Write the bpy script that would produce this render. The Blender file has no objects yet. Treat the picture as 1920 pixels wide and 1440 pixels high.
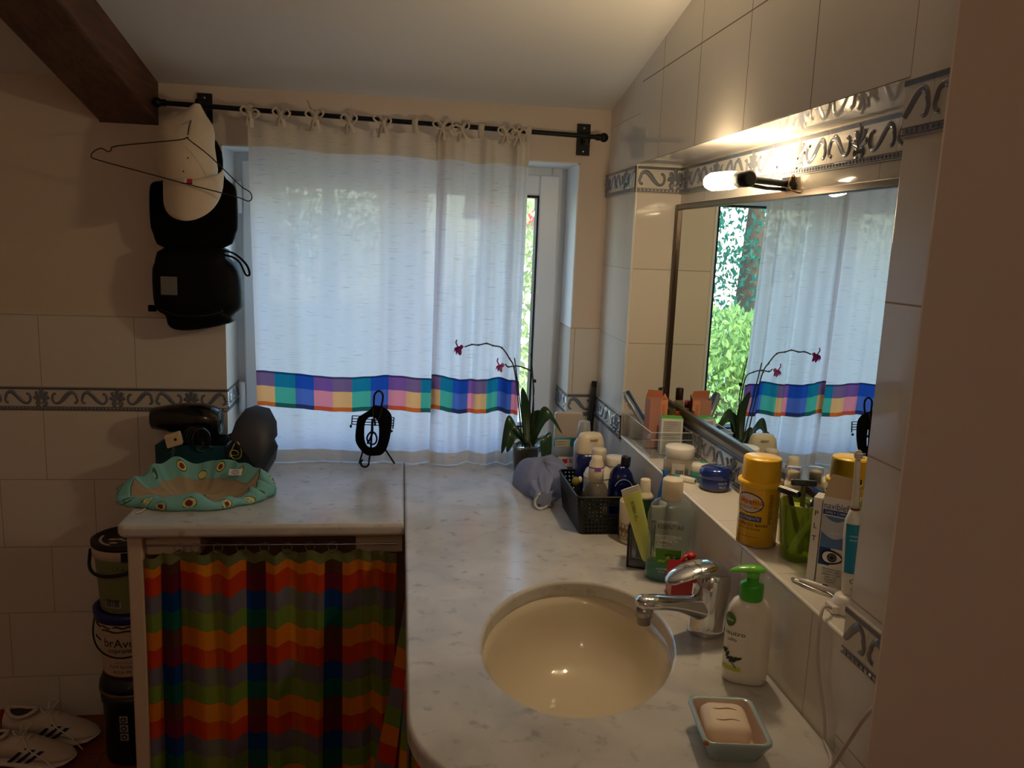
import bpy, bmesh, math, random
from mathutils import Vector, Matrix, Euler
R = random.Random(7)
PI = math.pi
sc = bpy.context.scene
COL = sc.collection

# ---------------------------------------------------------------- helpers
def lin(c):
    out = []
    for x in c[:3]:
        x = x / 255.0
        out.append(x / 12.92 if x <= 0.04045 else ((x + 0.055) / 1.055) ** 2.4)
    return (out[0], out[1], out[2], 1.0)

def Rz(a): return Matrix.Rotation(a, 4, 'Z')
def Rx(a): return Matrix.Rotation(a, 4, 'X')
def Ry(a): return Matrix.Rotation(a, 4, 'Y')
def T(x, y, z): return Matrix.Translation((x, y, z))

class MB:
    """collects geometry for ONE mesh object"""
    def __init__(self):
        self.v = []; self.f = []; self.m = []; self.s = []; self.uv = {}
    def add(self, vs, fs, mat=0, smooth=False, M=None, uvs=None):
        b = len(self.v)
        for p in vs:
            p = Vector(p)
            if M is not None: p = M @ p
            self.v.append((p.x, p.y, p.z))
        for i, f in enumerate(fs):
            if uvs is not None: self.uv[len(self.f)] = [uvs[k] for k in f]
            self.f.append([b + k for k in f]); self.m.append(mat); self.s.append(smooth)
    def box(self, lo, hi, mat=0, M=None, taper=1.0):
        x0, y0, z0 = lo; x1, y1, z1 = hi
        cx, cy = (x0 + x1) / 2, (y0 + y1) / 2
        vs = [(x0, y0, z0), (x1, y0, z0), (x1, y1, z0), (x0, y1, z0)]
        vs = [(cx + (a - cx) * taper, cy + (b - cy) * taper, c) for a, b, c in vs]
        vs += [(x0, y0, z1), (x1, y0, z1), (x1, y1, z1), (x0, y1, z1)]
        self.add(vs, [(3, 2, 1, 0), (4, 5, 6, 7), (0, 1, 5, 4), (1, 2, 6, 5), (2, 3, 7, 6), (3, 0, 4, 7)], mat, False, M)
    def lathe(self, prof, seg=32, mat=0, M=None, sx=1.0, sy=1.0, power=2.0, smooth=True, mats=None):
        vs, fs, ms = [], [], []
        n = len(prof)
        for (r, z) in prof:
            for k in range(seg):
                a = 2 * PI * k / seg
                c, s = math.cos(a), math.sin(a)
                if power != 2.0:
                    q = (abs(c) ** power + abs(s) ** power) ** (-1.0 / power)
                    c, s = c * q, s * q
                vs.append((r * sx * c, r * sy * s, z))
        for i in range(n - 1):
            for k in range(seg):
                a, b = i * seg + k, i * seg + (k + 1) % seg
                fs.append((a, b, b + seg, a + seg)); ms.append(mats[i] if mats else mat)
        fs.append(tuple(reversed(range(seg)))); ms.append(mats[0] if mats else mat)
        fs.append(tuple((n - 1) * seg + k for k in range(seg))); ms.append(mats[-1] if mats else mat)
        b = len(self.v)
        for p in vs:
            p = Vector(p)
            if M is not None: p = M @ p
            self.v.append(tuple(p))
        for f, m in zip(fs, ms):
            self.f.append([b + k for k in f]); self.m.append(m); self.s.append(smooth and len(f) == 4)
    def tube(self, pts, r, seg=8, mat=0, M=None, closed=False, flat=1.0):
        pts = [Vector(p) for p in pts]
        n = len(pts)
        rs = r if isinstance(r, (list, tuple)) else [r] * n
        vs, fs = [], []
        up = None
        for i, p in enumerate(pts):
            a = pts[(i - 1) % n] if (closed or i > 0) else p
            b = pts[(i + 1) % n] if (closed or i < n - 1) else p
            d = (b - a)
            d = d.normalized() if d.length > 1e-9 else Vector((0, 0, 1))
            if up is None:
                up = Vector((0, 0, 1)) if abs(d.z) < 0.9 else Vector((1, 0, 0))
            x = up.cross(d)
            if x.length < 1e-6: x = Vector((1, 0, 0)).cross(d)
            x.normalize(); y = d.cross(x).normalized(); up = y
            for k in range(seg):
                t = 2 * PI * k / seg
                vs.append(p + x * (math.cos(t) * rs[i]) + y * (math.sin(t) * rs[i] * flat))
        for i in range(n - 1 + (1 if closed else 0)):
            j = (i + 1) % n
            for k in range(seg):
                l = (k + 1) % seg
                fs.append((i * seg + k, i * seg + l, j * seg + l, j * seg + k))
        self.add(vs, fs, mat, True, M)
        if not closed:
            self.add(vs[:seg], [tuple(reversed(range(seg)))], mat, False, M)
            self.add(vs[-seg:], [tuple(range(seg))], mat, False, M)
    def loft(self, secs, mat=0, M=None, smooth=True, caps=True):
        n = len(secs[0]); vs = [p for s in secs for p in s]; fs = []
        for i in range(len(secs) - 1):
            for k in range(n):
                l = (k + 1) % n
                fs.append((i * n + k, i * n + l, (i + 1) * n + l, (i + 1) * n + k))
        self.add(vs, fs, mat, smooth, M)
        if caps:
            self.add(secs[0], [tuple(reversed(range(n)))], mat, False, M)
            self.add(secs[-1], [tuple(range(n))], mat, False, M)
    def prism(self, poly, z0, z1, mat=0, M=None, smooth=False):
        n = len(poly)
        vs = [(x, y, z0) for x, y in poly] + [(x, y, z1) for x, y in poly]
        self.add(vs, [tuple(reversed(range(n))), tuple(range(n, 2 * n))], mat, False, M)
        self.add(vs, [(k, (k + 1) % n, n + (k + 1) % n, n + k) for k in range(n)], mat, smooth, M)
    def ball(self, c, r, mat=0, M=None, seg=14, rings=8):
        if not isinstance(r, (list, tuple)): r = (r, r, r)
        prof = []
        for i in range(rings + 1):
            t = PI * i / rings
            prof.append((max(1e-5, math.sin(t)), -math.cos(t)))
        L = T(*c) @ Matrix.Diagonal((r[0], r[1], r[2], 1))
        self.lathe(prof, seg, mat, (M @ L) if M is not None else L)
    def grid(self, nu, nv, fn, mat=0, M=None, smooth=True, matfn=None, uvfn=None):
        vs, uvs, fs = [], [], []
        for j in range(nv + 1):
            for i in range(nu + 1):
                u, v = i / nu, j / nv
                vs.append(fn(u, v)); uvs.append(uvfn(u, v) if uvfn else (u, v))
        for j in range(nv):
            for i in range(nu):
                a = j * (nu + 1) + i
                fs.append((a, a + 1, a + nu + 2, a + nu + 1))
        b = len(self.f)
        self.add(vs, fs, mat, smooth, M, uvs)
        if matfn:
            q = 0
            for j in range(nv):
                for i in range(nu):
                    self.m[b + q] = matfn((i + .5) / nu, (j + .5) / nv); q += 1
    def text(self, s, size, mat=0, M=None, fn=None, align='CENTER', thick=0.0, wide=1.0):
        vs, fs = glyphs(s, align)
        vs = [(x * size * wide, y * size, 0.0) for x, y in vs]
        if fn: vs = [fn(x, y) for x, y, _ in vs]
        self.add(vs, fs, mat, False, M)
    def build(self, name, mats, parent=None, loc=None, rot=None, bevel=0, bseg=2, solid=0, subsurf=0, off=-1, auto=True):
        me = bpy.data.meshes.new(name)
        me.from_pydata(self.v, [], self.f)
        mats = mats if isinstance(mats, (list, tuple)) else [mats]
        for m in mats: me.materials.append(m)
        me.polygons.foreach_set('material_index', self.m)
        me.polygons.foreach_set('use_smooth', self.s)
        if self.uv:
            l = me.uv_layers.new(name='UVMap')
            for fi, u in self.uv.items():
                for k, li in enumerate(me.polygons[fi].loop_indices):
                    l.data[li].uv = u[k]
        me.update()
        o = bpy.data.objects.new(name, me); COL.objects.link(o)
        if parent is not None: o.parent = parent
        if loc is not None: o.location = loc
        if rot is not None: o.rotation_euler = rot
        if solid:
            md = o.modifiers.new('thickness', 'SOLIDIFY'); md.thickness = solid; md.offset = off
        if bevel:
            md = o.modifiers.new('bevel', 'BEVEL'); md.width = bevel; md.segments = bseg
            md.limit_method = 'ANGLE'; md.angle_limit = math.radians(40); md.harden_normals = False
        if subsurf:
            md = o.modifiers.new('sub', 'SUBSURF'); md.levels = subsurf; md.render_levels = subsurf
        return o

_gl = {}
def glyphs(s, align='CENTER'):
    k = (s, align)
    if k in _gl: return _gl[k]
    cu = bpy.data.curves.new('lettering', 'FONT'); cu.body = s; cu.size = 1.0
    cu.align_x = align; cu.align_y = 'CENTER'; cu.resolution_u = 3
    o = bpy.data.objects.new('lettering', cu); COL.objects.link(o)
    dg = bpy.context.evaluated_depsgraph_get()
    me = o.evaluated_get(dg).to_mesh()
    vs = [(v.co.x, v.co.y) for v in me.vertices]; fs = [tuple(p.vertices) for p in me.polygons]
    # always face +z
    if me.polygons and sum(p.normal.z for p in me.polygons) < 0: fs = [tuple(reversed(f)) for f in fs]
    o.evaluated_get(dg).to_mesh_clear()
    bpy.data.objects.remove(o); bpy.data.curves.remove(cu)
    _gl[k] = (vs, fs)
    return _gl[k]

def curve_slab(name, outlines, mat, z0, thick, bevel, parent=None, res=4):
    """flat slab with holes and rounded edges, from closed outlines"""
    cu = bpy.data.curves.new(name, 'CURVE'); cu.dimensions = '2D'; cu.fill_mode = 'BOTH'
    for pl in outlines:
        sp = cu.splines.new('POLY'); sp.points.add(len(pl) - 1)
        for p, q in zip(sp.points, pl): p.co = (q[0], q[1], 0, 1)
        sp.use_cyclic_u = True
    cu.extrude = thick / 2 - bevel; cu.bevel_depth = bevel; cu.bevel_resolution = res; cu.offset = -bevel
    o = bpy.data.objects.new(name, cu); COL.objects.link(o)
    dg = bpy.context.evaluated_depsgraph_get()
    me = bpy.data.meshes.new_from_object(o.evaluated_get(dg))
    bpy.data.objects.remove(o); bpy.data.curves.remove(cu)
    me.materials.clear(); me.materials.append(mat)
    for p in me.polygons: p.use_smooth = False
    o = bpy.data.objects.new(name, me); COL.objects.link(o)
    o.location = (0, 0, z0 + thick / 2)
    if parent is not None: o.parent = parent
    return o

def tag(o, label, cat, group=None):
    o['label'] = label; o['category'] = cat
    if group: o['group'] = group
    return o
def thing(name, label, cat, loc=(0, 0, 0), rz=0.0, group=None, rot=None):
    o = bpy.data.objects.new(name, None); COL.objects.link(o)
    o.empty_display_size = 0.02
    o.location = loc; o.rotation_euler = rot if rot else (0, 0, rz)
    return tag(o, label, cat, group)
def struct(o, label=None):
    o['kind'] = 'structure'
    if label: o['label'] = label
    return o

def cyl(r, ang=-PI / 2, z0=0.0, cx=0.0, cy=0.0, eps=0.0004):
    """maps flat lettering onto an upright cylinder, centred at angle ang"""
    def fn(x, y):
        a = ang + x / r
        return (cx + (r + eps) * math.cos(a), cy + (r + eps) * math.sin(a), z0 + y)
    return fn
def sell(rx, ry, ang=-PI / 2, z0=0.0, power=2.8, eps=0.0005):
    '''lettering on a rounded-rectangle bottle'''
    def fn(x, y):
        a = ang + x / ((rx + ry) / 2); c, s = math.cos(a), math.sin(a)
        q = (abs(c) ** power + abs(s) ** power) ** (-1.0 / power)
        return ((rx + eps) * c * q, (ry + eps) * s * q, z0 + y)
    return fn
def ell(rx, ry, ang=-PI / 2, z0=0.0, eps=0.0006):
    def fn(x, y):
        a = ang + x / ((rx + ry) / 2)
        return ((rx + eps) * math.cos(a), (ry + eps) * math.sin(a), z0 + y)
    return fn
def patch(mb, fn, x0, x1, y0, y1, mat, nx=10, ny=4, smooth=True):
    mb.grid(nx, ny, lambda u, v: fn(x0 + (x1 - x0) * u, y0 + (y1 - y0) * v), mat, None, smooth)
def disc(mb, fn, cx, cy, rx, ry, mat, n=28):
    vs = [fn(cx, cy)] + [fn(cx + rx * math.cos(2 * PI * k / n), cy + ry * math.sin(2 * PI * k / n)) for k in range(n)]
    mb.add(vs, [(0, 1 + k, 1 + (k + 1) % n) for k in range(n)], mat)
def arc(c, r, a0, a1, n=12):
    return [(c[0] + r * math.cos(a0 + (a1 - a0) * k / n), c[1] + r * math.sin(a0 + (a1 - a0) * k / n)) for k in range(n + 1)]
def smoothpath(pts, n=6):
    """Catmull-Rom through 3-D points"""
    P = [Vector(p) for p in pts]; P = [2 * P[0] - P[1]] + P + [2 * P[-1] - P[-2]]
    out = []
    for i in range(1, len(P) - 2):
        for k in range(n):
            t = k / n; a, b, c, d = P[i - 1], P[i], P[i + 1], P[i + 2]
            out.append(0.5 * ((2 * b) + (c - a) * t + (2 * a - 5 * b + 4 * c - d) * t * t + (-a + 3 * b - 3 * c + d) * t ** 3))
    out.append(P[-2])
    return out

# ---------------------------------------------------------------- materials
def newmat(name):
    m = bpy.data.materials.new(name); m.use_nodes = True
    nt = m.node_tree; nt.nodes.clear()
    out = nt.nodes.new('ShaderNodeOutputMaterial')
    return m, nt, out
def N(nt, t, **kw):
    n = nt.nodes.new(t)
    for k, v in kw.items():
        if k in n.inputs: n.inputs[k].default_value = v
        else: setattr(n, k, v)
    return n
def P(name, col, rough=0.5, metal=0.0, coat=0.0, bump=0.0, bscale=200.0, var=0.0, vscale=8.0, sheen=0.0, spec=0.5, trans=0.0, ior=1.45):
    m, nt, out = newmat(name)
    b = N(nt, 'ShaderNodeBsdfPrincipled')
    b.inputs['Base Color'].default_value = lin(col)
    b.inputs['Roughness'].default_value = rough; b.inputs['Metallic'].default_value = metal
    b.inputs['Coat Weight'].default_value = coat; b.inputs['Specular IOR Level'].default_value = spec
    b.inputs['Sheen Weight'].default_value = sheen
    b.inputs['Transmission Weight'].default_value = trans; b.inputs['IOR'].default_value = ior
    tc = N(nt, 'ShaderNodeTexCoord')
    if var:
        nz = N(nt, 'ShaderNodeTexNoise'); nz.inputs['Scale'].default_value = vscale; nz.inputs['Detail'].default_value = 5
        nt.links.new(tc.outputs['Object'], nz.inputs['Vector'])
        mx = N(nt, 'ShaderNodeMix'); mx.data_type = 'RGBA'
        c = lin(col)
        mx.inputs[6].default_value = tuple(x * (1 - var) for x in c[:3]) + (1,)
        mx.inputs[7].default_value = tuple(min(1, x * (1 + var)) for x in c[:3]) + (1,)
        nt.links.new(nz.outputs['Fac'], mx.inputs[0]); nt.links.new(mx.outputs[2], b.inputs['Base Color'])
    if bump:
        nz2 = N(nt, 'ShaderNodeTexNoise'); nz2.inputs['Scale'].default_value = bscale
        nt.links.new(tc.outputs['Object'], nz2.inputs['Vector'])
        bp = N(nt, 'ShaderNodeBump'); bp.inputs['Strength'].default_value = bump; bp.inputs['Distance'].default_value = 0.002
        nt.links.new(nz2.outputs['Fac'], bp.inputs['Height']); nt.links.new(bp.outputs[0], b.inputs['Normal'])
    nt.links.new(b.outputs[0], out.inputs[0])
    return m
def clear(name, tint=(255, 255, 255), rough=0.03, body=0.0, bodycol=(255, 255, 255), gloss=1.0):
    """thin clear plastic or glass: lets light through, tints it, reflects at grazing angles"""
    m, nt, out = newmat(name)
    tr = N(nt, 'ShaderNodeBsdfTransparent'); tr.inputs[0].default_value = lin(tint)
    gl = N(nt, 'ShaderNodeBsdfGlossy'); gl.inputs['Roughness'].default_value = rough; gl.inputs['Color'].default_value = (gloss, gloss, gloss, 1)
    lw = N(nt, 'ShaderNodeLayerWeight'); lw.inputs[0].default_value = .5      # Schlick reflection, the same from both sides
    pw = N(nt, 'ShaderNodeMath', operation='POWER'); nt.links.new(lw.outputs['Facing'], pw.inputs[0]); pw.inputs[1].default_value = 5
    fr = N(nt, 'ShaderNodeMath', operation='MULTIPLY_ADD'); nt.links.new(pw.outputs[0], fr.inputs[0]); fr.inputs[1].default_value = .9; fr.inputs[2].default_value = .035
    mx = N(nt, 'ShaderNodeMixShader')
    nt.links.new(fr.outputs[0], mx.inputs[0])
    last = tr
    if body > 0:
        df = N(nt, 'ShaderNodeBsdfDiffuse'); df.inputs[0].default_value = lin(bodycol)
        tl = N(nt, 'ShaderNodeBsdfTranslucent'); tl.inputs[0].default_value = lin(bodycol)
        m0 = N(nt, 'ShaderNodeMixShader'); m0.inputs[0].default_value = 0.5
        nt.links.new(df.outputs[0], m0.inputs[1]); nt.links.new(tl.outputs[0], m0.inputs[2])
        m1 = N(nt, 'ShaderNodeMixShader'); m1.inputs[0].default_value = body
        nt.links.new(tr.outputs[0], m1.inputs[1]); nt.links.new(m0.outputs[0], m1.inputs[2]); last = m1
    nt.links.new(last.outputs[0], mx.inputs[1]); nt.links.new(gl.outputs[0], mx.inputs[2])
    nt.links.new(mx.outputs[0], out.inputs[0])
    return m

def tile_mat(name, u0, v0, w, h, offset=0.5, col=(226, 219, 208), grout=(176, 166, 150), rough=0.06):
    """glazed wall tiles laid in world metres; the plane follows the face normal"""
    m, nt, out = newmat(name)
    L = nt.links.new
    g = N(nt, 'ShaderNodeNewGeometry')
    sp = N(nt, 'ShaderNodeSeparateXYZ'); L(g.outputs['Position'], sp.inputs[0])
    sn = N(nt, 'ShaderNodeSeparateXYZ'); L(g.outputs['True Normal'], sn.inputs[0])
    ab = N(nt, 'ShaderNodeMath', operation='ABSOLUTE'); L(sn.outputs[0], ab.inputs[0])
    gx = N(nt, 'ShaderNodeMath', operation='GREATER_THAN'); L(ab.outputs[0], gx.inputs[0]); gx.inputs[1].default_value = .5
    az = N(nt, 'ShaderNodeMath', operation='ABSOLUTE'); L(sn.outputs[2], az.inputs[0])
    gz = N(nt, 'ShaderNodeMath', operation='GREATER_THAN'); L(az.outputs[0], gz.inputs[0]); gz.inputs[1].default_value = .5
    def pick(fac, a, b):
        mx = N(nt, 'ShaderNodeMix'); mx.data_type = 'FLOAT'
        L(fac, mx.inputs[0]); L(a, mx.inputs[2]); L(b, mx.inputs[3]); return mx.outputs[0]
    u = pick(gx.outputs[0], sp.outputs[0], sp.outputs[1])
    u = pick(gz.outputs[0], u, sp.outputs[1])
    v = pick(gz.outputs[0], sp.outputs[2], sp.outputs[0])
    su = N(nt, 'ShaderNodeMath', operation='SUBTRACT'); L(u, su.inputs[0]); su.inputs[1].default_value = u0
    sv = N(nt, 'ShaderNodeMath', operation='SUBTRACT'); L(v, sv.inputs[0]); sv.inputs[1].default_value = v0
    cb = N(nt, 'ShaderNodeCombineXYZ'); L(su.outputs[0], cb.inputs[0]); L(sv.outputs[0], cb.inputs[1])
    br = N(nt, 'ShaderNodeTexBrick'); br.offset = offset; br.squash = 1.0
    br.inputs['Scale'].default_value = 1.0; br.inputs['Mortar Size'].default_value = 0.0013
    br.inputs['Mortar Smooth'].default_value = 0.25; br.inputs['Bias'].default_value = 0
    br.inputs['Brick Width'].default_value = w; br.inputs['Row Height'].default_value = h
    c = lin(col)
    br.inputs['Color1'].default_value = c; br.inputs['Color2'].default_value = tuple(x * .965 for x in c[:3]) + (1,)
    br.inputs['Mortar'].default_value = lin(grout)
    L(cb.outputs[0], br.inputs['Vector'])
    nz = N(nt, 'ShaderNodeTexNoise'); nz.inputs['Scale'].default_value = 3.0; nz.inputs['Detail'].default_value = 4
    L(g.outputs['Position'], nz.inputs['Vector'])
    hs = N(nt, 'ShaderNodeHueSaturation')
    rm = N(nt, 'ShaderNodeMapRange'); rm.inputs[3].default_value = .95; rm.inputs[4].default_value = 1.05
    L(nz.outputs['Fac'], rm.inputs[0]); L(rm.outputs[0], hs.inputs['Value']); L(br.outputs['Color'], hs.inputs['Color'])
    b = N(nt, 'ShaderNodeBsdfPrincipled'); L(hs.outputs[0], b.inputs['Base Color'])
    rr = N(nt, 'ShaderNodeMapRange'); rr.inputs[3].default_value = rough; rr.inputs[4].default_value = .8
    L(br.outputs['Fac'], rr.inputs[0]); L(rr.outputs[0], b.inputs['Roughness'])
    inv = N(nt, 'ShaderNodeMath', operation='SUBTRACT'); inv.inputs[0].default_value = 1.0; L(br.outputs['Fac'], inv.inputs[1])
    nz2 = N(nt, 'ShaderNodeTexNoise'); nz2.inputs['Scale'].default_value = 14.0
    L(g.outputs['Position'], nz2.inputs['Vector'])
    ad = N(nt, 'ShaderNodeMath', operation='MULTIPLY_ADD'); L(nz2.outputs['Fac'], ad.inputs[0]); ad.inputs[1].default_value = .06; L(inv.outputs[0], ad.inputs[2])
    bp = N(nt, 'ShaderNodeBump'); bp.inputs['Distance'].default_value = 0.0016; bp.inputs['Strength'].default_value = .55
    L(ad.outputs[0], bp.inputs['Height']); L(bp.outputs[0], b.inputs['Normal'])
    L(b.outputs[0], out.inputs[0])
    return m

def marble():
    m, nt, out = newmat('marble')
    L = nt.links.new
    g = N(nt, 'ShaderNodeNewGeometry')
    n1 = N(nt, 'ShaderNodeTexNoise'); n1.inputs['Scale'].default_value = 9; n1.inputs['Detail'].default_value = 9; n1.inputs['Distortion'].default_value = .5
    L(g.outputs['Position'], n1.inputs['Vector'])
    r1 = N(nt, 'ShaderNodeValToRGB'); e = r1.color_ramp.elements
    e[0].position = .30; e[0].color = lin((186, 184, 180)); e[1].position = .60; e[1].color = lin((208, 205, 200))
    L(n1.outputs['Fac'], r1.inputs[0])
    n2 = N(nt, 'ShaderNodeTexNoise'); n2.inputs['Scale'].default_value = 34; n2.inputs['Detail'].default_value = 6
    L(g.outputs['Position'], n2.inputs['Vector'])
    r2 = N(nt, 'ShaderNodeValToRGB'); e = r2.color_ramp.elements
    e[0].position = .28; e[0].color = (.45, .45, .45, 1); e[1].position = .42; e[1].color = (1, 1, 1, 1)
    L(n2.outputs['Fac'], r2.inputs[0])
    mx = N(nt, 'ShaderNodeMix'); mx.data_type = 'RGBA'; mx.blend_type = 'MULTIPLY'; mx.inputs[0].default_value = .55
    L(r1.outputs[0], mx.inputs[6]); L(r2.outputs[0], mx.inputs[7])
    b = N(nt, 'ShaderNodeBsdfPrincipled'); L(mx.outputs[2], b.inputs['Base Color'])
    b.inputs['Roughness'].default_value = .22; b.inputs['Coat Weight'].default_value = 0.0
    L(b.outputs[0], out.inputs[0]); return m

def wood():
    m, nt, out = newmat('dark_beam_wood')
    L = nt.links.new
    g = N(nt, 'ShaderNodeTexCoord')
    mp = N(nt, 'ShaderNodeMapping'); mp.inputs['Scale'].default_value = (14, 1.2, 14)
    L(g.outputs['Object'], mp.inputs[0])
    n1 = N(nt, 'ShaderNodeTexNoise'); n1.inputs['Scale'].default_value = 3; n1.inputs['Detail'].default_value = 7; n1.inputs['Distortion'].default_value = 1.5
    L(mp.outputs[0], n1.inputs['Vector'])
    r1 = N(nt, 'ShaderNodeValToRGB'); e = r1.color_ramp.elements
    e[0].position = .3; e[0].color = lin((56, 30, 18)); e[1].position = .7; e[1].color = lin((104, 62, 38))
    L(n1.outputs['Fac'], r1.inputs[0])
    b = N(nt, 'ShaderNodeBsdfPrincipled'); L(r1.outputs[0], b.inputs['Base Color']); b.inputs['Roughness'].default_value = .55
    bp = N(nt, 'ShaderNodeBump'); bp.inputs['Distance'].default_value = .004; bp.inputs['Strength'].default_value = .5
    L(n1.outputs['Fac'], bp.inputs['Height']); L(bp.outputs[0], b.inputs['Normal'])
    L(b.outputs[0], out.inputs[0]); return m

def cramp(nt, cols, ends):
    r = N(nt, 'ShaderNodeValToRGB'); r.color_ramp.interpolation = 'CONSTANT'
    e = r.color_ramp.elements
    e[0].position = 0; e[0].color = cols[0]
    e[1].position = ends[0]; e[1].color = cols[1]
    for c, p in zip(cols[2:], ends[1:]):
        x = e.new(p); x.color = c
    return r

def fabric(name, colnodefn, thru=0.5, holes=0.0, weave=0.25, wscale=900.0, rough=.9):
    """thin woven cloth: reflects and lets light through; colnodefn(nt) gives the colour socket"""
    m, nt, out = newmat(name); L = nt.links.new
    c = colnodefn(nt)
    df = N(nt, 'ShaderNodeBsdfDiffuse'); L(c, df.inputs[0])
    tl = N(nt, 'ShaderNodeBsdfTranslucent'); L(c, tl.inputs[0])
    mx = N(nt, 'ShaderNodeMixShader'); mx.inputs[0].default_value = thru
    L(df.outputs[0], mx.inputs[1]); L(tl.outputs[0], mx.inputs[2])
    last = mx.outputs[0]
    if weave:
        tc = N(nt, 'ShaderNodeTexCoord')
        nz = N(nt, 'ShaderNodeTexNoise'); nz.inputs['Scale'].default_value = wscale
        L(tc.outputs['Object'], nz.inputs['Vector'])
        bp = N(nt, 'ShaderNodeBump'); bp.inputs['Strength'].default_value = weave; bp.inputs['Distance'].default_value = .001
        L(nz.outputs['Fac'], bp.inputs['Height']); L(bp.outputs[0], df.inputs['Normal'])
    if holes:
        tr = N(nt, 'ShaderNodeBsdfTransparent'); m2 = N(nt, 'ShaderNodeMixShader'); m2.inputs[0].default_value = holes
        L(last, m2.inputs[1]); L(tr.outputs[0], m2.inputs[2]); last = m2.outputs[0]
    L(last, out.inputs[0]); return m
def solidcol(c):
    def f(nt):
        r = N(nt, 'ShaderNodeRGB'); r.outputs[0].default_value = lin(c); return r.outputs[0]
    return f

WHITE_PLASTIC = P('white_plastic', (236, 232, 224), .35)
CREAM_PLASTIC = P('cream_plastic', (226, 214, 190), .4)
BLACK_PLASTIC = P('black_plastic', (20, 20, 21), .4)
BLACK_GLOSS = P('black_gloss', (14, 14, 16), .15, coat=.5)
BLACK_METAL = P('black_metal', (16, 16, 18), .45, metal=.4)
CHROME = P('chrome', (215, 216, 220), .06, metal=1.0)
STEEL = P('steel', (170, 170, 172), .25, metal=1.0)
BLACK_CLOTH = P('black_cloth', (9, 9, 11), .9, bump=.3, bscale=700, spec=.15)
INK = P('black_ink', (22, 22, 26), .6)
WHITE_INK = P('white_ink', (238, 238, 236), .5)
RED_INK = P('red_ink', (196, 32, 36), .5)
BLUE_INK = P('blue_ink', (24, 62, 140), .45)
GREY_INK = P('grey_ink', (120, 120, 122), .6)
# ---------------------------------------------------------------- camera
def set_camera():
    cam = bpy.data.cameras.new('camera'); o = bpy.data.objects.new('camera', cam); COL.objects.link(o)
    r = Vector((0.9907503249745534, -0.13023444648480742, 0.038115384185557454))
    d = Vector((0.015193426208839123, -0.17265495736613914, -0.9848651813811539))
    f = Vector((0.13484418179088548, 0.9763346017865456, -0.1690792476664541))
    M = Matrix(((r.x, -d.x, -f.x, 0.0), (r.y, -d.y, -f.y, -2.4), (r.z, -d.z, -f.z, 1.54), (0, 0, 0, 1)))
    o.matrix_world = M
    cam.sensor_fit = 'HORIZONTAL'; cam.sensor_width = 36; cam.lens = 1540 / 1920 * 36
    cam.clip_start = .05; cam.clip_end = 200
    sc.camera = o
set_camera()

# ---------------------------------------------------------------- the room
FLOOR_Z = 0.10; CT = 0.88; LEDGE = 1.04
XR = 0.59; XN = 0.71; NL = -0.305; NR = -1.455; NT = 1.75
OL, OR, OT = -0.495, 0.505, 1.775     # window opening
SL = 0.20
def ceil_z(y): return 1.925 + SL * (-y)

PLASTER = P('wall_plaster', (222, 206, 190), .85, bump=.12, bscale=60, var=.03, vscale=2)
CEILING = P('ceiling_plaster', (226, 222, 214), .9, bump=.08, bscale=40)
NEARWALL = P('painted_jamb', (222, 198, 178), .8, bump=.06, bscale=90)
TILE_B_HI = tile_mat('tiles_above_frieze', -0.986, 1.097 - .2, .25, .2)
TILE_B_LO = tile_mat('tiles_below_frieze', -0.986, 0.23 - .8, .25, .2)
TILE_R = tile_mat('tiles_beside_niche', -0.107, 1.097 - 2 * .1945 + .0, .245, .1945)
TILE_R_TOP = tile_mat('tiles_over_niche', -1.455, 1.75 - .4, .245, .2, offset=0.0, grout=(116, 100, 84))
TILE_R_LO = tile_mat('tiles_under_ledge', -1.24, 0.84 - .8, .25, .2, offset=0.5)
TILE_LEDGE = tile_mat('tiles_on_ledge', -1.24, 0.5, .25, .4, offset=0.0)
FLOOR_M = tile_mat('terracotta_floor', 0, 0, .2, .2, offset=0, col=(128, 58, 36), grout=(80, 50, 40), rough=.4)
EDGE = P('tile_edge_trim', (238, 232, 220), .2)

def wall_back():
    b = MB(); D = .24
    b.box((-1.75, 0, FLOOR_Z), (OL, D, 2.1)); b.box((OR, 0, FLOOR_Z), (XR, D, 2.1))
    b.box((OL, 0, OT), (OR, D, 2.1)); b.box((OL, 0, FLOOR_Z), (OR, D, CT - .03))
    t = .005
    # glazed tile layer, low part and part over the frieze, also round into the window reveals
    b.box((-1.75, -t, FLOOR_Z), (OL + t, .0, 1.03), 2); b.box((-1.75, -t, 1.097), (OL + t, 0, 1.298), 1)
    b.box((OR - t, -t, CT), (XR, 0, 1.03), 2); b.box((OR - t, -t, 1.097), (XR, 0, 1.298), 1)
    b.box((OL, 0, CT), (OL + t, .17, 1.03), 2); b.box((OL, 0, 1.097), (OL + t, .17, 1.298), 1)
    b.box((OR - t, 0, CT), (OR, .17, 1.03), 2); b.box((OR - t, 0, 1.097), (OR, .17, 1.298), 1)
    b.box((OL, .001, 1.298), (OL + .004, .164, OT), 3); b.box((OR - .004, .001, 1.298), (OR, .164, OT), 3); b.box((OL, .001, OT - .004), (OR, .164, OT), 3)
    struct(b.build('wall_back', [PLASTER, TILE_B_HI, TILE_B_LO, P('reveal_white', (240, 242, 242), .6)]), 'window wall, cream plaster over glazed tiles')
wall_back()

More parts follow.
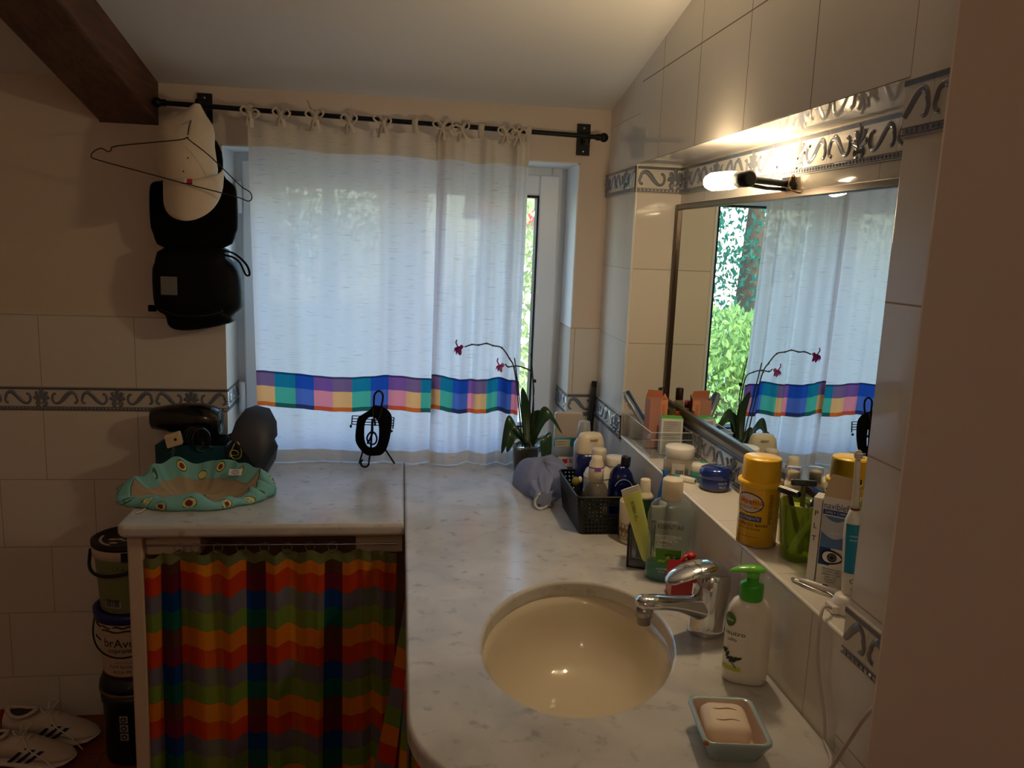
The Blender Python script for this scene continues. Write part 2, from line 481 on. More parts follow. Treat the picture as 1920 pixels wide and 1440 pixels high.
def wall_right():
    b = MB(); XB = .86
    b.box((XR, NL, FLOOR_Z), (XB, .24, 2.1), 0)
    b.box((XR, -1.62, FLOOR_Z), (XB, NR, 2.6), 0)
    b.box((XR, NR, FLOOR_Z), (XB, NL, LEDGE), 2)
    b.box((XN, NR, LEDGE), (XB, NL, NT), 0)
    b.box((XR, NR, NT), (XB, NL, 2.6), 1)
    b.box((XR + .001, NR, LEDGE), (XN, NL, LEDGE + .0015), 3)
    b.tube([(XR + .002, NL, LEDGE - .001), (XR + .002, NR, LEDGE - .001)], .004, 8, 4)
    b.box((XR + .002, NL - .001, LEDGE), (XN, NL, 1.68), 5)
    for z0 in (LEDGE,):
        b.tube([(XR + .002, NL, z0), (XR + .002, NL, NT)], .004, 8, 4)
    struct(b.build('wall_right', [TILE_R, TILE_R_TOP, TILE_R_LO, TILE_LEDGE, EDGE, tile_mat('tiles_niche_side', .55, 1.097 - 2 * .1945, .25, .1945, offset=0.0)]), 'tiled wall with the mirror niche')
wall_right()

def shell():
    b = MB(); b.box((XR - .055, -3.6, FLOOR_Z), (XR + .3, -1.60, 2.7))
    struct(b.build('wall_near_right', NEARWALL, bevel=.012, bseg=4), 'plain pinkish plaster jamb close on the right')
    b = MB(); b.box((-1.95, -3.6, FLOOR_Z), (-1.75, .24, 2.9))
    struct(b.build('wall_left', PLASTER))
    b = MB(); b.box((-1.95, -3.8, FLOOR_Z), (.9, -3.6, 2.9))
    struct(b.build('wall_rear', PLASTER))
    b = MB(); b.box((-1.95, -3.8, FLOOR_Z - .12), (.9, .24, FLOOR_Z))
    struct(b.build('floor', FLOOR_M), 'terracotta tiled floor')
    b = MB()
    y0, y1 = .26, -3.8
    b.add([(-1.95, y0, ceil_z(y0)), (.9, y0, ceil_z(y0)), (.9, y1, ceil_z(y1)), (-1.95, y1, ceil_z(y1)),
           (-1.95, y0, ceil_z(y0) + .12), (.9, y0, ceil_z(y0) + .12), (.9, y1, ceil_z(y1) + .12), (-1.95, y1, ceil_z(y1) + .12)],
          [(0, 1, 2, 3), (7, 6, 5, 4), (0, 4, 5, 1), (1, 5, 6, 2), (2, 6, 7, 3), (3, 7, 4, 0)])
    struct(b.build('ceiling', CEILING), 'white sloping ceiling')
    # the timber rafter
    b = MB()
    def sec(y, j=0.0):
        zb = 1.815 + .235 * (-y); zt = ceil_z(y) + .03
        return [(-.805, y, zb), (-.654, y, zb), (-.651, y, zt), (-.808, y, zt)]
    secs = [sec(y) for y in (-.001, -.3, -.7, -1.2, -1.8, -2.4)]
    b.loft(secs, 0, None, False)
    struct(b.build('ceiling_beam', wood(), bevel=.008), 'dark stained timber rafter')
shell()

# relief frieze tiles (grey-blue scrolls and palmettes on a cream ground)
FR_BASE = P('frieze_ground', (214, 208, 198), .12, coat=.3)
FR_SCROLL = P('frieze_scroll', (118, 122, 134), .12, coat=.4)
FR_LINE = P('frieze_line', (92, 96, 108), .15, coat=.3)
FR_GROUT = P('frieze_grout', (188, 182, 172), .7)
HALF = [(-.093, .033, .0035), (-.088, .042, .005), (-.077, .045, .0068), (-.066, .038, .0078), (-.055, .027, .007), (-.044, .0195, .005),
        (-.034, .020, .004), (-.0285, .028, .0034), (-.0295, .037, .003), (-.034, .0415, .004), (-.0385, .0405, .0042)]
CURL = [(-.090, .036, .003), (-.094, .028, .003), (-.091, .021, .0034), (-.085, .020, .0038)]
def frieze_unit(b, org, U, V, Nn, umin=-.1, umax=.1, h=.066):
    """one relief tile: org = middle of its lower edge; clipped to [umin, umax]"""
    k = h / .066
    def pt(u, v, n): return org + U * u + V * (v * k) + Nn * n
    def quad(u0, u1, v0, v1, n, mat):
        u0, u1 = max(u0, umin), min(u1, umax)
        if u1 - u0 < 1e-4: return
        vs = [pt(u0, v0, 0), pt(u1, v0, 0), pt(u1, v1, 0), pt(u0, v1, 0), pt(u0, v0, n), pt(u1, v0, n), pt(u1, v1, n), pt(u0, v1, n)]
        b.add(vs, [(4, 5, 6, 7), (0, 1, 5, 4), (1, 2, 6, 5), (2, 3, 7, 6), (3, 0, 4, 7)], mat)
    quad(-.0995, .0995, .0008, .0652, .005, 0)
    quad(-.1, .1, 0, .066, .0045, 3)
    quad(-.0995, .0995, .0585, .0648, .0068, 2)
    quad(-.0995, .0995, .0015, .0035, .0065, 2); quad(-.0995, .0995, .0095, .011, .0065, 2)
    for i in range(20):
        u = -.095 + .01 * i
        if umin < u - .003 and u + .003 < umax:
            quad(u - .0033, u + .0033, .0042, .0088, .0072, 1)
    def ribbon(pts, sgn):
        P3 = smoothpath([(p[0], .0135 + (p[1] - .0135) * 1.2, max(p[2], .0042)) for p in pts], 4)
        rows = []
        for i, p in enumerate(P3):
            q = P3[min(i + 1, len(P3) - 1)] - P3[max(i - 1, 0)]
            l = math.hypot(q.x, q.y) or 1
            nx, ny = -q.y / l, q.x / l; w = p.z * .80
            rows.append([(sgn * (p.x + nx * w), p.y + ny * w, .005), (sgn * p.x, p.y, .0085), (sgn * (p.x - nx * w), p.y - ny * w, .005)])
        for a, c in zip(rows, rows[1:]):
            if min(x[0] for x in a + c) < umin or max(x[0] for x in a + c) > umax: continue
            vs = [pt(*x) for x in a + c]
            b.add(vs, [(0, 1, 4, 3), (1, 2, 5, 4)], 1, True)
    for s in (1, -1):
        ribbon(HALF, s); ribbon(CURL, s)
        ribbon([(-.004, .0125, .003), (-.010, .014, .003), (-.013, .019, .003), (-.010, .0235, .003), (-.005, .022, .003), (-.004, .017, .0025)], s)
    for a in (-68, -34, 0, 34, 68):
        t = math.radians(a); dx, dy = math.sin(t), math.cos(t)
        l = .029 - .007 * abs(a) / 68
        ribbon([(dx * .003, .0255 + dy * .003, .0022), (dx * l * .45, .0255 + dy * l * .45, .0055), (dx * l * .85, .0255 + dy * l * .85, .0072), (dx * l, .0255 + dy * l, .003)], 1)

TRIM_N = [0]
def frieze(p0, p1, nrm, first=0.0, w=.2, h=.066):
    """run of relief tiles from p0 to p1; first = how far along the first tile's left edge lies"""
    p0 = Vector(p0); p1 = Vector(p1); U = (p1 - p0); Ln = U.length; U.normalize(); V = Vector((0, 0, 1)); Nn = Vector(nrm)
    b = MB(); u = first
    while u > 0: u -= w
    while u < Ln - 1e-4:
        c = u + w / 2
        frieze_unit(b, p0 + U * c, U, V, Nn, max(-.1, -c), min(.1, Ln - c), h)
        u += w
    TRIM_N[0] += 1
    o = b.build('trim_%d' % TRIM_N[0], [FR_BASE, FR_SCROLL, FR_LINE, FR_GROUT])
    struct(o); return o
# back wall, left and right of the window, and inside both reveals
frieze((-1.75, 0, 1.031), (OL + .005, 0, 1.031), (0, -1, 0), first=1.75 - .888)
frieze((OR - .005, 0, 1.031), (XR, 0, 1.031), (0, -1, 0), first=-.0)
frieze((OL, 0.002, 1.031), (OL, .17, 1.031), (1, 0, 0), first=-.1)
frieze((OR, .17, 1.031), (OR, 0.002, 1.031), (-1, 0, 0), first=-.08)
# right wall: low strip left of the niche, strip under the mirror, strips by the jamb, high strips round the niche
frieze((XR, 0, 1.031), (XR, NL - .0, 1.031), (-1, 0, 0), first=-.04)
frieze((XN, NL, 1.05), (XN, NR, 1.05), (-1, 0, 0), first=-.02)
frieze((XR, NR, 1.022), (XR, -1.62, 1.022), (-1, 0, 0), first=-.145)
frieze((XR, 0, 1.68), (XR, NL, 1.68), (-1, 0, 0), first=-.08)
frieze((XR, NL, 1.68), (XN, NL, 1.68), (0, -1, 0), first=0)
frieze((XN, NL, 1.68), (XN, NR, 1.68), (-1, 0, 0), first=-.05)
frieze((XR, NR, 1.68), (XR, -1.62, 1.68), (-1, 0, 0), first=-.145)

# ---------------------------------------------------------------- window
PVC = P('window_white', (228, 232, 234), .3)
GASKET = P('window_gasket', (18, 20, 20), .6)
GLASS = clear('window_glass', (245, 250, 248), .0)
def window():
    root = bpy.data.objects.new('window_1', None); COL.objects.link(root); struct(root, 'white window with two casements behind the curtains')
    f = MB(); y0, y1 = .165, .225
    fr = .05
    f.box((OL, y0, CT), (OL + fr, y1, OT)); f.box((OR - fr, y0, CT), (OR, y1, OT))
    f.box((OL + fr, y0, OT - fr), (OR - fr, y1, OT)); f.box((OL + fr, y0, CT), (OR - fr, y1, CT + .035))
    f.build('window_frame', PVC, root, bevel=.004)
    for x0, x1 in ((OL + .03, .003), (.003, OR - .03)):
        s = MB(); st = .062; ya, yb = .135, .19; z0, z1 = CT + .018, OT - .028
        s.box((x0, ya, z0), (x0 + st, yb, z1)); s.box((x1 - st, ya, z0), (x1, yb, z1))
        s.box((x0 + st, ya, z0), (x1 - st, yb, z0 + st)); s.box((x0 + st, ya, z1 - st), (x1 - st, yb, z1))
        so = s.build('sash', PVC, root, bevel=.005)
        g = MB(); a = .006
        gx0, gx1, gz0, gz1 = x0 + st, x1 - st, z0 + st, z1 - st
        g.box((gx0, ya + .004, gz0), (gx0 + a, yb, gz1)); g.box((gx1 - a, ya + .004, gz0), (gx1, yb, gz1))
        g.box((gx0, ya + .004, gz0), (gx1, yb, gz0 + a)); g.box((gx0, ya + .004, gz1 - a), (gx1, yb, gz1))
        g.build('gasket', GASKET, so)
        p = MB(); p.box((gx0 + .004, .16, gz0 + .004), (gx1 - .004, .166, gz1 - .004)); p.build('pane', GLASS, so)
    h = MB(); h.box((-.018, .122, 1.30), (.018, .136, 1.37)); h.box((-.011, .098, 1.325), (.011, .124, 1.345)); h.box((-.011, .092, 1.23), (.011, .104, 1.345))
    h.build('window_handle', P('handle_grey', (90, 92, 96), .4, metal=.6), root, bevel=.003)
    for z in (1.05, 1.64):
        h = MB(); h.lathe([(.009, 0), (.009, .09)], 14, 0, T(OL + .022, .128, z - .045)); h.build('window_hinge', PVC, root)
window()

# ---------------------------------------------------------------- outdoors
def outside():
    b = MB(); b.box((-14, .5, -1.2), (16, 30, -1.0))
    GR = P('garden_gravel', (150, 150, 140), .9, var=.25, vscale=3)
    struct(b.build('garden_ground', GR), 'pale gravel outside the window')
    BARK = P('tree_bark', (84, 66, 50), .9)
    def leafmat(nm, c, thru):
        return fabric(nm, solidcol(c), thru, 0, 0)
    specs = [(1.9, 5.2, 3.4, 1.3, (168, 178, 128), 'sunlit pale green tree seen past the curtain edge'),
             (-1.6, 16.0, 7.0, 2.6, (70, 120, 70), 'broad green tree in the garden straight outside the window'),
             (.4, 3.4, 1.2, .9, (150, 178, 74), 'low bright green bush just outside the window'),
             (-3.0, 7.6, 6.0, 2.3, (60, 112, 96), 'dark blue-green tree seen in the mirror, far to the left'),
             (-1.35, 4.3, 2.0, .95, (150, 176, 104), 'yellow-green bush seen in the mirror through the gap'),
             ]
    for (x, y, h, r, c, lab) in specs:
        t = thing('garden_tree' if h > 2 else 'garden_bush', lab, 'tree' if h > 2 else 'bush', (x, y, -1.0))
        lf = MB(); q = random.Random(int(x * 100) + 5)
        n = 11000 if x < -1 else 3000
        for i in range(n):
            a = q.uniform(0, 2 * PI); cz = q.uniform(-1, 1); rr = r * (q.uniform(.25, 1) ** .5)
            s_ = math.sqrt(1 - cz * cz)
            wob = 1 + .22 * math.sin(3 * a + 5 * cz)
            p = Vector((rr * s_ * math.cos(a) * wob, rr * s_ * math.sin(a) * wob, h * .62 + h * .42 * cz * rr / r))
            M = T(*p) @ Euler((q.uniform(0, 6.3), q.uniform(0, 6.3), q.uniform(0, 6.3))).to_matrix().to_4x4()
            l = q.uniform(.06, .12) * (1.0 + .06 * y) * (.62 if x < -1 else 1)
            lf.add([(0, 0, 0), (l * .5, l * .28, .01), (l, 0, 0), (l * .5, -l * .28, .01)], [(0, 1, 2, 3)], 0, False, M)
        lf.build('foliage', leafmat('leaves_' + str(abs(int(x * 10))), c, .35), t)
        tr = MB(); tr.tube([(0, 0, 0), (.05, 0, h * .3), (-.03, .04, h * .7)], [.1 * r, .07 * r, .03 * r], 8); tr.build('trunk', BARK, t)
    hs = thing('neighbour_house', 'white house with a red eave far beyond the window', 'house', (3.4, 13.0, -1.0))
    b = MB(); b.box((-1.6, 0, 0), (4.5, 4, 3.1)); b.build('house_wall', P('house_white', (240, 236, 230), .8), hs)
    b = MB(); b.add([(-2.0, -.5, 3.1), (5, -.5, 3.1), (5, 2, 4.3), (-2, 2, 4.3), (-2, 4.5, 3.1), (5, 4.5, 3.1), (-2, -.5, 2.85), (5, -.5, 2.85)],
                    [(0, 1, 2, 3), (3, 2, 5, 4), (6, 7, 1, 0)]); b.build('house_roof', P('red_roof', (205, 62, 66), .8), hs, solid=.05)
outside()
# ---------------------------------------------------------------- worktop, sink, tap, mirror, lamp
MARBLE = marble()
def oval(cx, cy, a, b, th, n=64, k=1.0):
    out = []
    for i in range(n):
        t = 2 * PI * i / n; x, y = a * k * math.cos(t), b * k * math.sin(t)
        out.append((cx + x * math.cos(th) - y * math.sin(th), cy + x * math.sin(th) + y * math.cos(th)))
    return out
SKX, SKY, SKA, SKB, SKT = .308, -1.118, .160, .240, math.radians(-16)
def worktop():
    tk = .032
    left = [(-.4945, .236), (.0152, .236), (.0152, -.538), (-.60, -.538)] + \
           [(-.633 + .03 - .03 * math.sin(t), -.538 + .03 - .03 * math.cos(t)) for t in (0.4, .8, 1.2)] + [(-.633, -.50), (-.633, -.006), (-.4945, -.006)]
    o = curve_slab('marble_worktop', [left], MARBLE, CT - tk, tk, .011)
    tag(o, 'grey-white marble worktop slab under the window, over the striped curtain', 'worktop')
    r = .20; x0 = .0160; ye = -1.53
    right = [(.5045, .236), (.5045, -.006), (.5895, -.006), (.5895, ye)] + [(x0 + r + r * math.cos(a), ye + r + r * math.sin(a)) for a in
             [-PI / 2 - PI / 2 * k / 12 for k in range(13)]] + [(x0, .236)]
    o = curve_slab('marble_worktop', [right, oval(SKX, SKY, SKA, SKB, SKT)], MARBLE, CT - tk, tk, .007)
    tag(o, 'marble worktop slab with the oval basin cut into it and a rounded corner', 'worktop')
worktop()

def sink():
    t = thing('washbasin', 'oval beige ceramic basin set under the marble', 'sink', (SKX, SKY, CT - .032), SKT)
    b = MB(); prof = [(1.16, -.001), (1.10, -.001), (1.03, -.004), (1.005, -.018), (.985, -.045), (.94, -.085), (.84, -.12), (.66, -.142), (.42, -.150), (.14, -.153), (.07, -.156)]
    n = 64; vs = []; fs = []
    for k, z in prof:
        for i in range(n):
            a = 2 * PI * i / n; vs.append((SKA * k * math.cos(a), SKB * k * math.sin(a), z))
    for j in range(len(prof) - 1):
        for i in range(n): fs.append((j * n + i, (j + 1) * n + i, (j + 1) * n + (i + 1) % n, j * n + (i + 1) % n))
    b.add(vs, fs, 0, True)
    b.add(vs[-n:], [tuple(range(n))], 0)
    b.build('bowl', P('beige_ceramic', (216, 204, 180), .08, coat=.5), t, solid=.008, off=-1)
    d = MB(); d.lathe([(.028, 0), (.031, .003), (.022, .004), (.018, .001), (.006, .001)], 24, 0, T(0, 0, -.156)); d.build('drain', CHROME, t)
sink()

def faucet():
    t = thing('basin_tap', 'chrome single lever mixer tap beside the basin', 'tap', (.538, -1.108, CT), math.radians(17))
    t.scale = (1.12, 1.12, 1.08)
    # spout points -x
    b = MB(); secs = []
    for (x, z, rx, ry) in [(0, 0, .027, .027), (0, .006, .0285, .0285), (0, .012, .0265, .0265), (.001, .03, .0265, .0265), (.004, .06, .0285, .028), (.006, .085, .0295, .0285), (.007, .100, .0270, .026), (.007, .109, .019, .0185), (.007, .113, .006, .006)]:
        secs.append([(x + rx * math.cos(2 * PI * k / 28), ry * math.sin(2 * PI * k / 28), z) for k in range(28)])
    b.loft(secs); b.build('tap_body', CHROME, t)
    b = MB(); secs = []
    for (x, z, w, h) in [(-.004, .040, .023, .026), (-.03, .048, .019, .018), (-.06, .058, .017, .0125), (-.095, .066, .0165, .0115), (-.118, .069, .0165, .0115), (-.127, .069, .013, .0095), (-.131, .069, .006, .004)]:
        secs.append([(x, w * math.cos(2 * PI * k / 24), z + h * math.sin(2 * PI * k / 24)) for k in range(24)])
    b.loft(secs); b.build('spout', CHROME, t)
    b = MB(); b.lathe([(.0105, 0), (.0105, .012), (.013, .013), (.013, .03)], 20, 0, T(-.117, 0, .034)); b.build('aerator', STEEL, t)
    b = MB(); secs = []
    for (x, z, w, h) in [(.030, .092, .012, .010), (.016, .104, .025, .014), (-.008, .111, .0275, .013), (-.036, .110, .0255, .0095), (-.060, .104, .021, .007), (-.074, .098, .014, .005), (-.079, .095, .005, .003)]:
        secs.append([(x, w * math.cos(2 * PI * k / 24), z + h * math.sin(2 * PI * k / 24)) for k in range(24)])
    b.loft(secs); b.build('lever', CHROME, t)
    b = MB(); b.lathe([(.002, 0), (.002, .065), (.0045, .066), (.0055, .07), (.0045, .075), (.001, .077)], 12, 0, T(.033, -.006, 0)); b.build('pop_up_rod', CHROME, t)
    b = MB(); b.lathe([(.004, 0), (.004, .0015)], 12, 0, T(-.045, -.0215, .103) @ Rx(PI / 2)); b.build('temperature_dot', RED_INK, t)
faucet()

def mirror():
    t = thing('wall_mirror', 'large dark framed mirror in the tiled niche', 'mirror', (XN, -.87, 1.135))
    y0, y1, z0, z1 = .548, -.56, 0, .518; w = .014
    b = MB()
    b.box((-.017, y0 - w, z0), (-.0005, y0, z1)); b.box((-.017, y1, z0), (-.0005, y1 + w, z1))
    b.box((-.017, y1 + w, z1 - w), (-.0005, y0 - w, z1)); b.box((-.017, y1 + w, z0), (-.0005, y0 - w, z0 + w))
    b.build('mirror_frame', P('bronze_frame', (74, 62, 52), .35, metal=.7), t, bevel=.002)
    g = MB(); g.box((-.010, y1 + w, z0 + w), (-.004, y0 - w, z1 - w))
    g.build('mirror_glass', P('silvered_glass', (236, 244, 240), .0, metal=1.0), t)
mirror()

def lamp():
    t = thing('mirror_lamp', 'small wall lamp over the mirror with a glowing tubular bulb', 'lamp', (XN - .005, -.935, 1.648))
    b = MB(); b.box((-.012, -.02, .004), (0, .02, .03)); b.build('wall_plate', BLACK_METAL, t, bevel=.003)
    b = MB(); b.tube([(-.010, -.004, .017), (-.05, -.012, .019), (-.104, -.028, .020)], .006, 12); b.tube([(-.01, .004, .008), (-.05, -.004, .008), (-.098, -.02, .012)], .0035, 10); b.build('lamp_arm', BLACK_METAL, t)
    b = MB(); M = T(-.104, -.026, .02) @ Rz(.26) @ T(0, -.020, 0) @ Rx(-PI / 2)
    b.lathe([(.011, 0), (.0145, .002), (.0145, .034), (.011, .036)], 24, 0, M); b.build('lamp_socket', BLACK_METAL, t)
    b = MB(); M = T(-.104, -.026, .02) @ Rz(.26) @ T(0, .015, 0) @ Rx(-PI / 2)
    b.lathe([(.010, 0), (.0155, .012), (.0168, .03), (.0168, .075), (.013, .088), (.005, .094), (.001, .095)], 24, 0, M)
    m, nt, out = newmat('glowing_bulb'); e = N(nt, 'ShaderNodeEmission'); e.inputs[0].default_value = (1, .76, .46, 1); e.inputs[1].default_value = BULB
    nt.links.new(e.outputs[0], out.inputs[0]); b.build('bulb', m, t)
    b = MB()
    b.tube(smoothpath([(-.004, -.03, .012), (-.02, -.045, .03), (-.03, -.05, .008), (-.012, -.06, -.002), (-.005, -.05, .01)]), .0012, 6)
    b.build('loose_wire', P('copper_wire', (150, 110, 60), .3, metal=.8), t)
BULB = 85.0
lamp()
# ---------------------------------------------------------------- curtain rod, window curtains
def rod_z(x): return 1.864 - (x + .63) * (.024 / 1.173)
ROD_Y = -.075
def curtain_rod():
    t = thing('curtain_rod', 'black iron curtain rod over the window', 'curtain rod', (0, ROD_Y, 0))
    b = MB(); b.tube([(-.632, 0, rod_z(-.632)), (.548, 0, rod_z(.548))], .0065, 12); b.build('rod', BLACK_METAL, t)
    for x, nm in ((-.636, 'finial'), (.553, 'finial')):
        b = MB(); z = rod_z(x); b.ball((x, 0, z), .013); b.tube([(x + (.008 if x < 0 else -.022), 0, z), (x + (.022 if x < 0 else -.008), 0, z)], .009, 12); b.build(nm, BLACK_METAL, t)
    for x in (-.532, .510):
        z = rod_z(x)
        b = MB(); b.box((x - .019, .067, z - .045), (x + .019, .0735, z + .042))
        b.tube([(x, .07, z - .012), (x, .03, z - .016), (x, .004, z - .014)], .006, 8)
        b.tube([(x, .010 * math.cos(a) , z + .010 * math.sin(a)) for a in [PI * (.0 - k / 8) for k in range(9)]], .0045, 8)
        b.build('rod_bracket', BLACK_METAL, t)
        for dz in (.03, -.034):
            s = MB(); s.ball((x, .0668, z + dz), .004); s.build('bracket_screw', STEEL, t)
curtain_rod()

def slub(nt, col):
    """fine horizontal slubs in the weave"""
    L = nt.links.new
    tc = N(nt, 'ShaderNodeTexCoord'); mp = N(nt, 'ShaderNodeMapping'); mp.inputs['Scale'].default_value = (22, 1, 420)
    L(tc.outputs['Object'], mp.inputs[0])
    nz = N(nt, 'ShaderNodeTexNoise'); nz.inputs['Scale'].default_value = 1; nz.inputs['Detail'].default_value = 3
    L(mp.outputs[0], nz.inputs['Vector'])
    rp = N(nt, 'ShaderNodeValToRGB'); e = rp.color_ramp.elements
    e[0].position = .27; e[0].color = (.62, .62, .62, 1); e[1].position = .40; e[1].color = (1, 1, 1, 1)
    L(nz.outputs['Fac'], rp.inputs[0])
    mx = N(nt, 'ShaderNodeMix'); mx.data_type = 'RGBA'; mx.blend_type = 'MULTIPLY'; mx.inputs[0].default_value = 1
    mx.inputs[6].default_value = lin(col); L(rp.outputs[0], mx.inputs[7]); return mx.outputs[2]
LINEN = fabric('white_linen', lambda nt: slub(nt, (236, 233, 240)), .56, .02, .2)
LINEN_HEM = fabric('linen_hem', lambda nt: slub(nt, (226, 216, 202)), .22, .0, .2)
TIE = fabric('linen_tie', solidcol((232, 224, 212)), .3, 0, .2)
def bandmat(nm, order, cols, ends):
    def f(nt):
        uv = N(nt, 'ShaderNodeUVMap'); sp = N(nt, 'ShaderNodeSeparateXYZ'); nt.links.new(uv.outputs[0], sp.inputs[0])
        r = cramp(nt, [lin(cols[k]) for k in order], ends); nt.links.new(sp.outputs[0], r.inputs[0]); return r.outputs[0]
    return fabric(nm, f, .5, .0, .25)
LOW = {'o': (246, 178, 116), 'g': (84, 178, 152), 'b': (84, 108, 182), 'p': (240, 140, 152)}
TOP = {'o': (130, 98, 132), 'g': (28, 124, 152), 'b': (36, 78, 168), 'p': (130, 84, 146)}
EDG = {'o': (224, 104, 44), 'g': (44, 96, 88), 'b': (52, 56, 96), 'p': (218, 84, 56)}
DRK = {'o': (70, 58, 92), 'g': (24, 74, 104), 'b': (28, 52, 110), 'p': (74, 50, 96)}

def panel(nm, label, x0t, x1t, x0b, x1b, order, ends, folds, ties, zt, zb, ybase):
    t = thing(nm, label, 'curtain', (0, 0, 0))
    def S(u, z):
        k = (z - zb) / (zt(u) - zb); k = max(0, min(1, k))
        kk = k ** .7
        x = (x0b + (x1b - x0b) * u) * (1 - kk) + (x0t + (x1t - x0t) * u) * kk
        y = ybase(u, k)
        for (c, w, a, lo) in folds:
            d = (u - c) / w
            y += a * math.exp(-d * d) * (lo + (1 - lo) * (1 - k))
            x += -.25 * a * d * math.exp(-d * d) * (1 - k)
        y += .0035 * math.sin(u * 31 + 1.0) * (1 - .3 * k) + .002 * math.sin(u * 57)
        return (x, y, z)
    def W(u): return .006 * math.sin(u * 9 + 1) - .010 * u
    rows = [('hem', zb, lambda u: zb + .036), ]
    zA = lambda u: zb + .036 + .002 * math.sin(u * 8)
    z1 = lambda u: BAND0 + W(u); z2 = lambda u: BAND0 + .013 + W(u); z3 = lambda u: BAND0 + .060 + W(u); z4 = lambda u: BAND0 + .098 + W(u); z5 = lambda u: BAND0 + .104 + W(u)
    z6 = lambda u: rod_z(x0t + (x1t - x0t) * u) - .092 + .003 * math.sin(u * 11)
    def strip(mb, za, zc, nv, mat):
        mb.grid(110, nv, lambda u, v: S(u, za(u) + (zc(u) - za(u)) * v), mat, None, True)
    b = MB()
    strip(b, zA, z1, 12, 0); strip(b, z5, z6, 50, 0)
    b.build('curtain_cloth', [LINEN], t)
    b = MB(); strip(b, lambda u: zb, zA, 3, 0); b.build('bottom_hem', LINEN_HEM, t)
    b = MB(); strip(b, z6, zt, 5, 0); b.build('top_hem', LINEN_HEM, t)
    b = MB(); strip(b, z1, z2, 1, 0); strip(b, z2, z3, 3, 1); strip(b, z3, z4, 3, 2); strip(b, z4, z5, 1, 3)
    b.build('checked_band', [bandmat(nm + k, order, c, ends) for k, c in (('_e', EDG), ('_l', LOW), ('_t', TOP), ('_d', DRK))], t)
    for (u, kind) in ties:
        x, y, z = S(u, zt(u)); rz = rod_z(x); b = MB(); q = random.Random(int(u * 100) + kind)
        y -= .001
        # loop round the rod
        lp = [(x, y, z - .012), (x - .003, ROD_Y - .010, rz - .006), (x - .002, ROD_Y - .010, rz + .006), (x, ROD_Y, rz + .0105), (x + .002, ROD_Y + .010, rz + .004), (x + .001, ROD_Y + .009, rz - .01), (x, y + .004, z - .010)]
        b.tube(smoothpath(lp, 4), .0085, 8, flat=.3)
        if kind:
            f = ROD_Y - .014
            for s in (-1, 1):
                a = q.uniform(.018, .03); dz = q.uniform(-.008, .006)
                b.tube(smoothpath([(x, f, rz - .008), (x + s * a * .6, f - .008, rz + .005 + dz), (x + s * a, f - .010, rz - .004 + dz), (x + s * a * .6, f - .006, rz - .014 + dz), (x, f, rz - .009)], 5), .0090, 8, flat=.3)
                b.tube(smoothpath([(x, f - .004, rz - .008), (x + s * .006, f - .008, rz - .022), (x + s * q.uniform(.006, .016), f - .006, rz - q.uniform(.034, .05))], 4), .0080, 8, flat=.28)
            b.ball((x, f - .004, rz - .008), (.0075, .006, .0075))
            if kind == 2:
                b.tube(smoothpath([(x, f - .002, rz - .004), (x - .010, f - .006, rz + .014), (x - .02, f - .004, rz + .034)], 4), .0045, 8, flat=.35)
        b.build('tie_bow', TIE, t)
BAND0 = 1.046
def ztop(x0, x1, tu):
    def f(u):
        x = x0 + (x1 - x0) * u
        # sags between the ties
        d = min(abs(u - k) for k in tu); w = .5 / max(1, len(tu) - 1)
        return rod_z(x) - .014 - .017 * min(1.0, d / w) ** .6
    return f
tl = [0.02, .17, .335, .50, .66, .83, .99]
panel('window_curtain', 'left white linen window curtain, the wide one with a checked band and bow ties', -.412, .122, -.404, .112,
      'ogbpogbpogb', [.098, .204, .304, .41, .512, .617, .712, .815, .888, .968],
      [(.33, .05, .012, .3), (.62, .05, -.010, .3), (.70, .035, .012, .5), (.85, .06, -.02, .4), (.95, .04, .014, .5), (.15, .07, -.010, .1)],
      [(.02, 1), (.17, 1), (.335, 2), (.50, 1), (.67, 1), (.83, 0)], ztop(-.412, .122, tl), CT + .003,
      lambda u, k: -.064 * k ** .8 + .008 * (1 - k) - .006 * u)
panel('window_curtain', 'right white linen window curtain, narrow and folded, behind the orchid', .092, .345, .088, .352,
      'ogbpogbp', [.105, .238, .413, .50, .62, .755, .90],
      [(.22, .09, -.022, .5), (.44, .07, .02, .6), (.62, .06, -.02, .6), (.76, .05, .016, .7), (.87, .035, -.016, .9), (.95, .03, .012, .9)],
      [(.04, 1), (.25, 1), (.47, 0), (.72, 1), (.86, 1), (.985, 0)], ztop(.092, .345, [.04, .25, .47, .72, .86, .985]), CT + .002,
      lambda u, k: -.070 * k ** .8 - .012 * (1 - k) * max(0, 1 - 2 * u) - .004)

# ---------------------------------------------------------------- hung on the left end of the rod
def outline_slab(mb, poly, y, thick, mat=0, bulge=0.0):
    """upright pad with an x-z outline; y = its front face, the front bulges towards the room"""
    cx = sum(p[0] for p in poly) / len(poly); cz = sum(p[1] for p in poly) / len(poly)
    rings = []
    for s, yy in ((.96, y + thick), (1.0, y + thick * .75), (1.0, y + thick * .25), (.97, y), (.82, y - bulge * .6), (.5, y - bulge), (.15, y - bulge)):
        rings.append([(cx + (px - cx) * s, yy, cz + (pz - cz) * s) for px, pz in poly])
    mb.loft(rings, mat, None, True)
def roundpoly(poly, n=4):
    P3 = [Vector((p[0], p[1], 0)) for p in poly]; m = len(P3); out = []
    for i in range(m):
        a, b, c, d = P3[i - 1], P3[i], P3[(i + 1) % m], P3[(i + 2) % m]
        for k in range(n):
            t = k / n
            q = 0.5 * ((2 * b) + (c - a) * t + (2 * a - 5 * b + 4 * c - d) * t * t + (-a + 3 * b - 3 * c + d) * t ** 3)
            out.append((q.x, q.y))
    return out
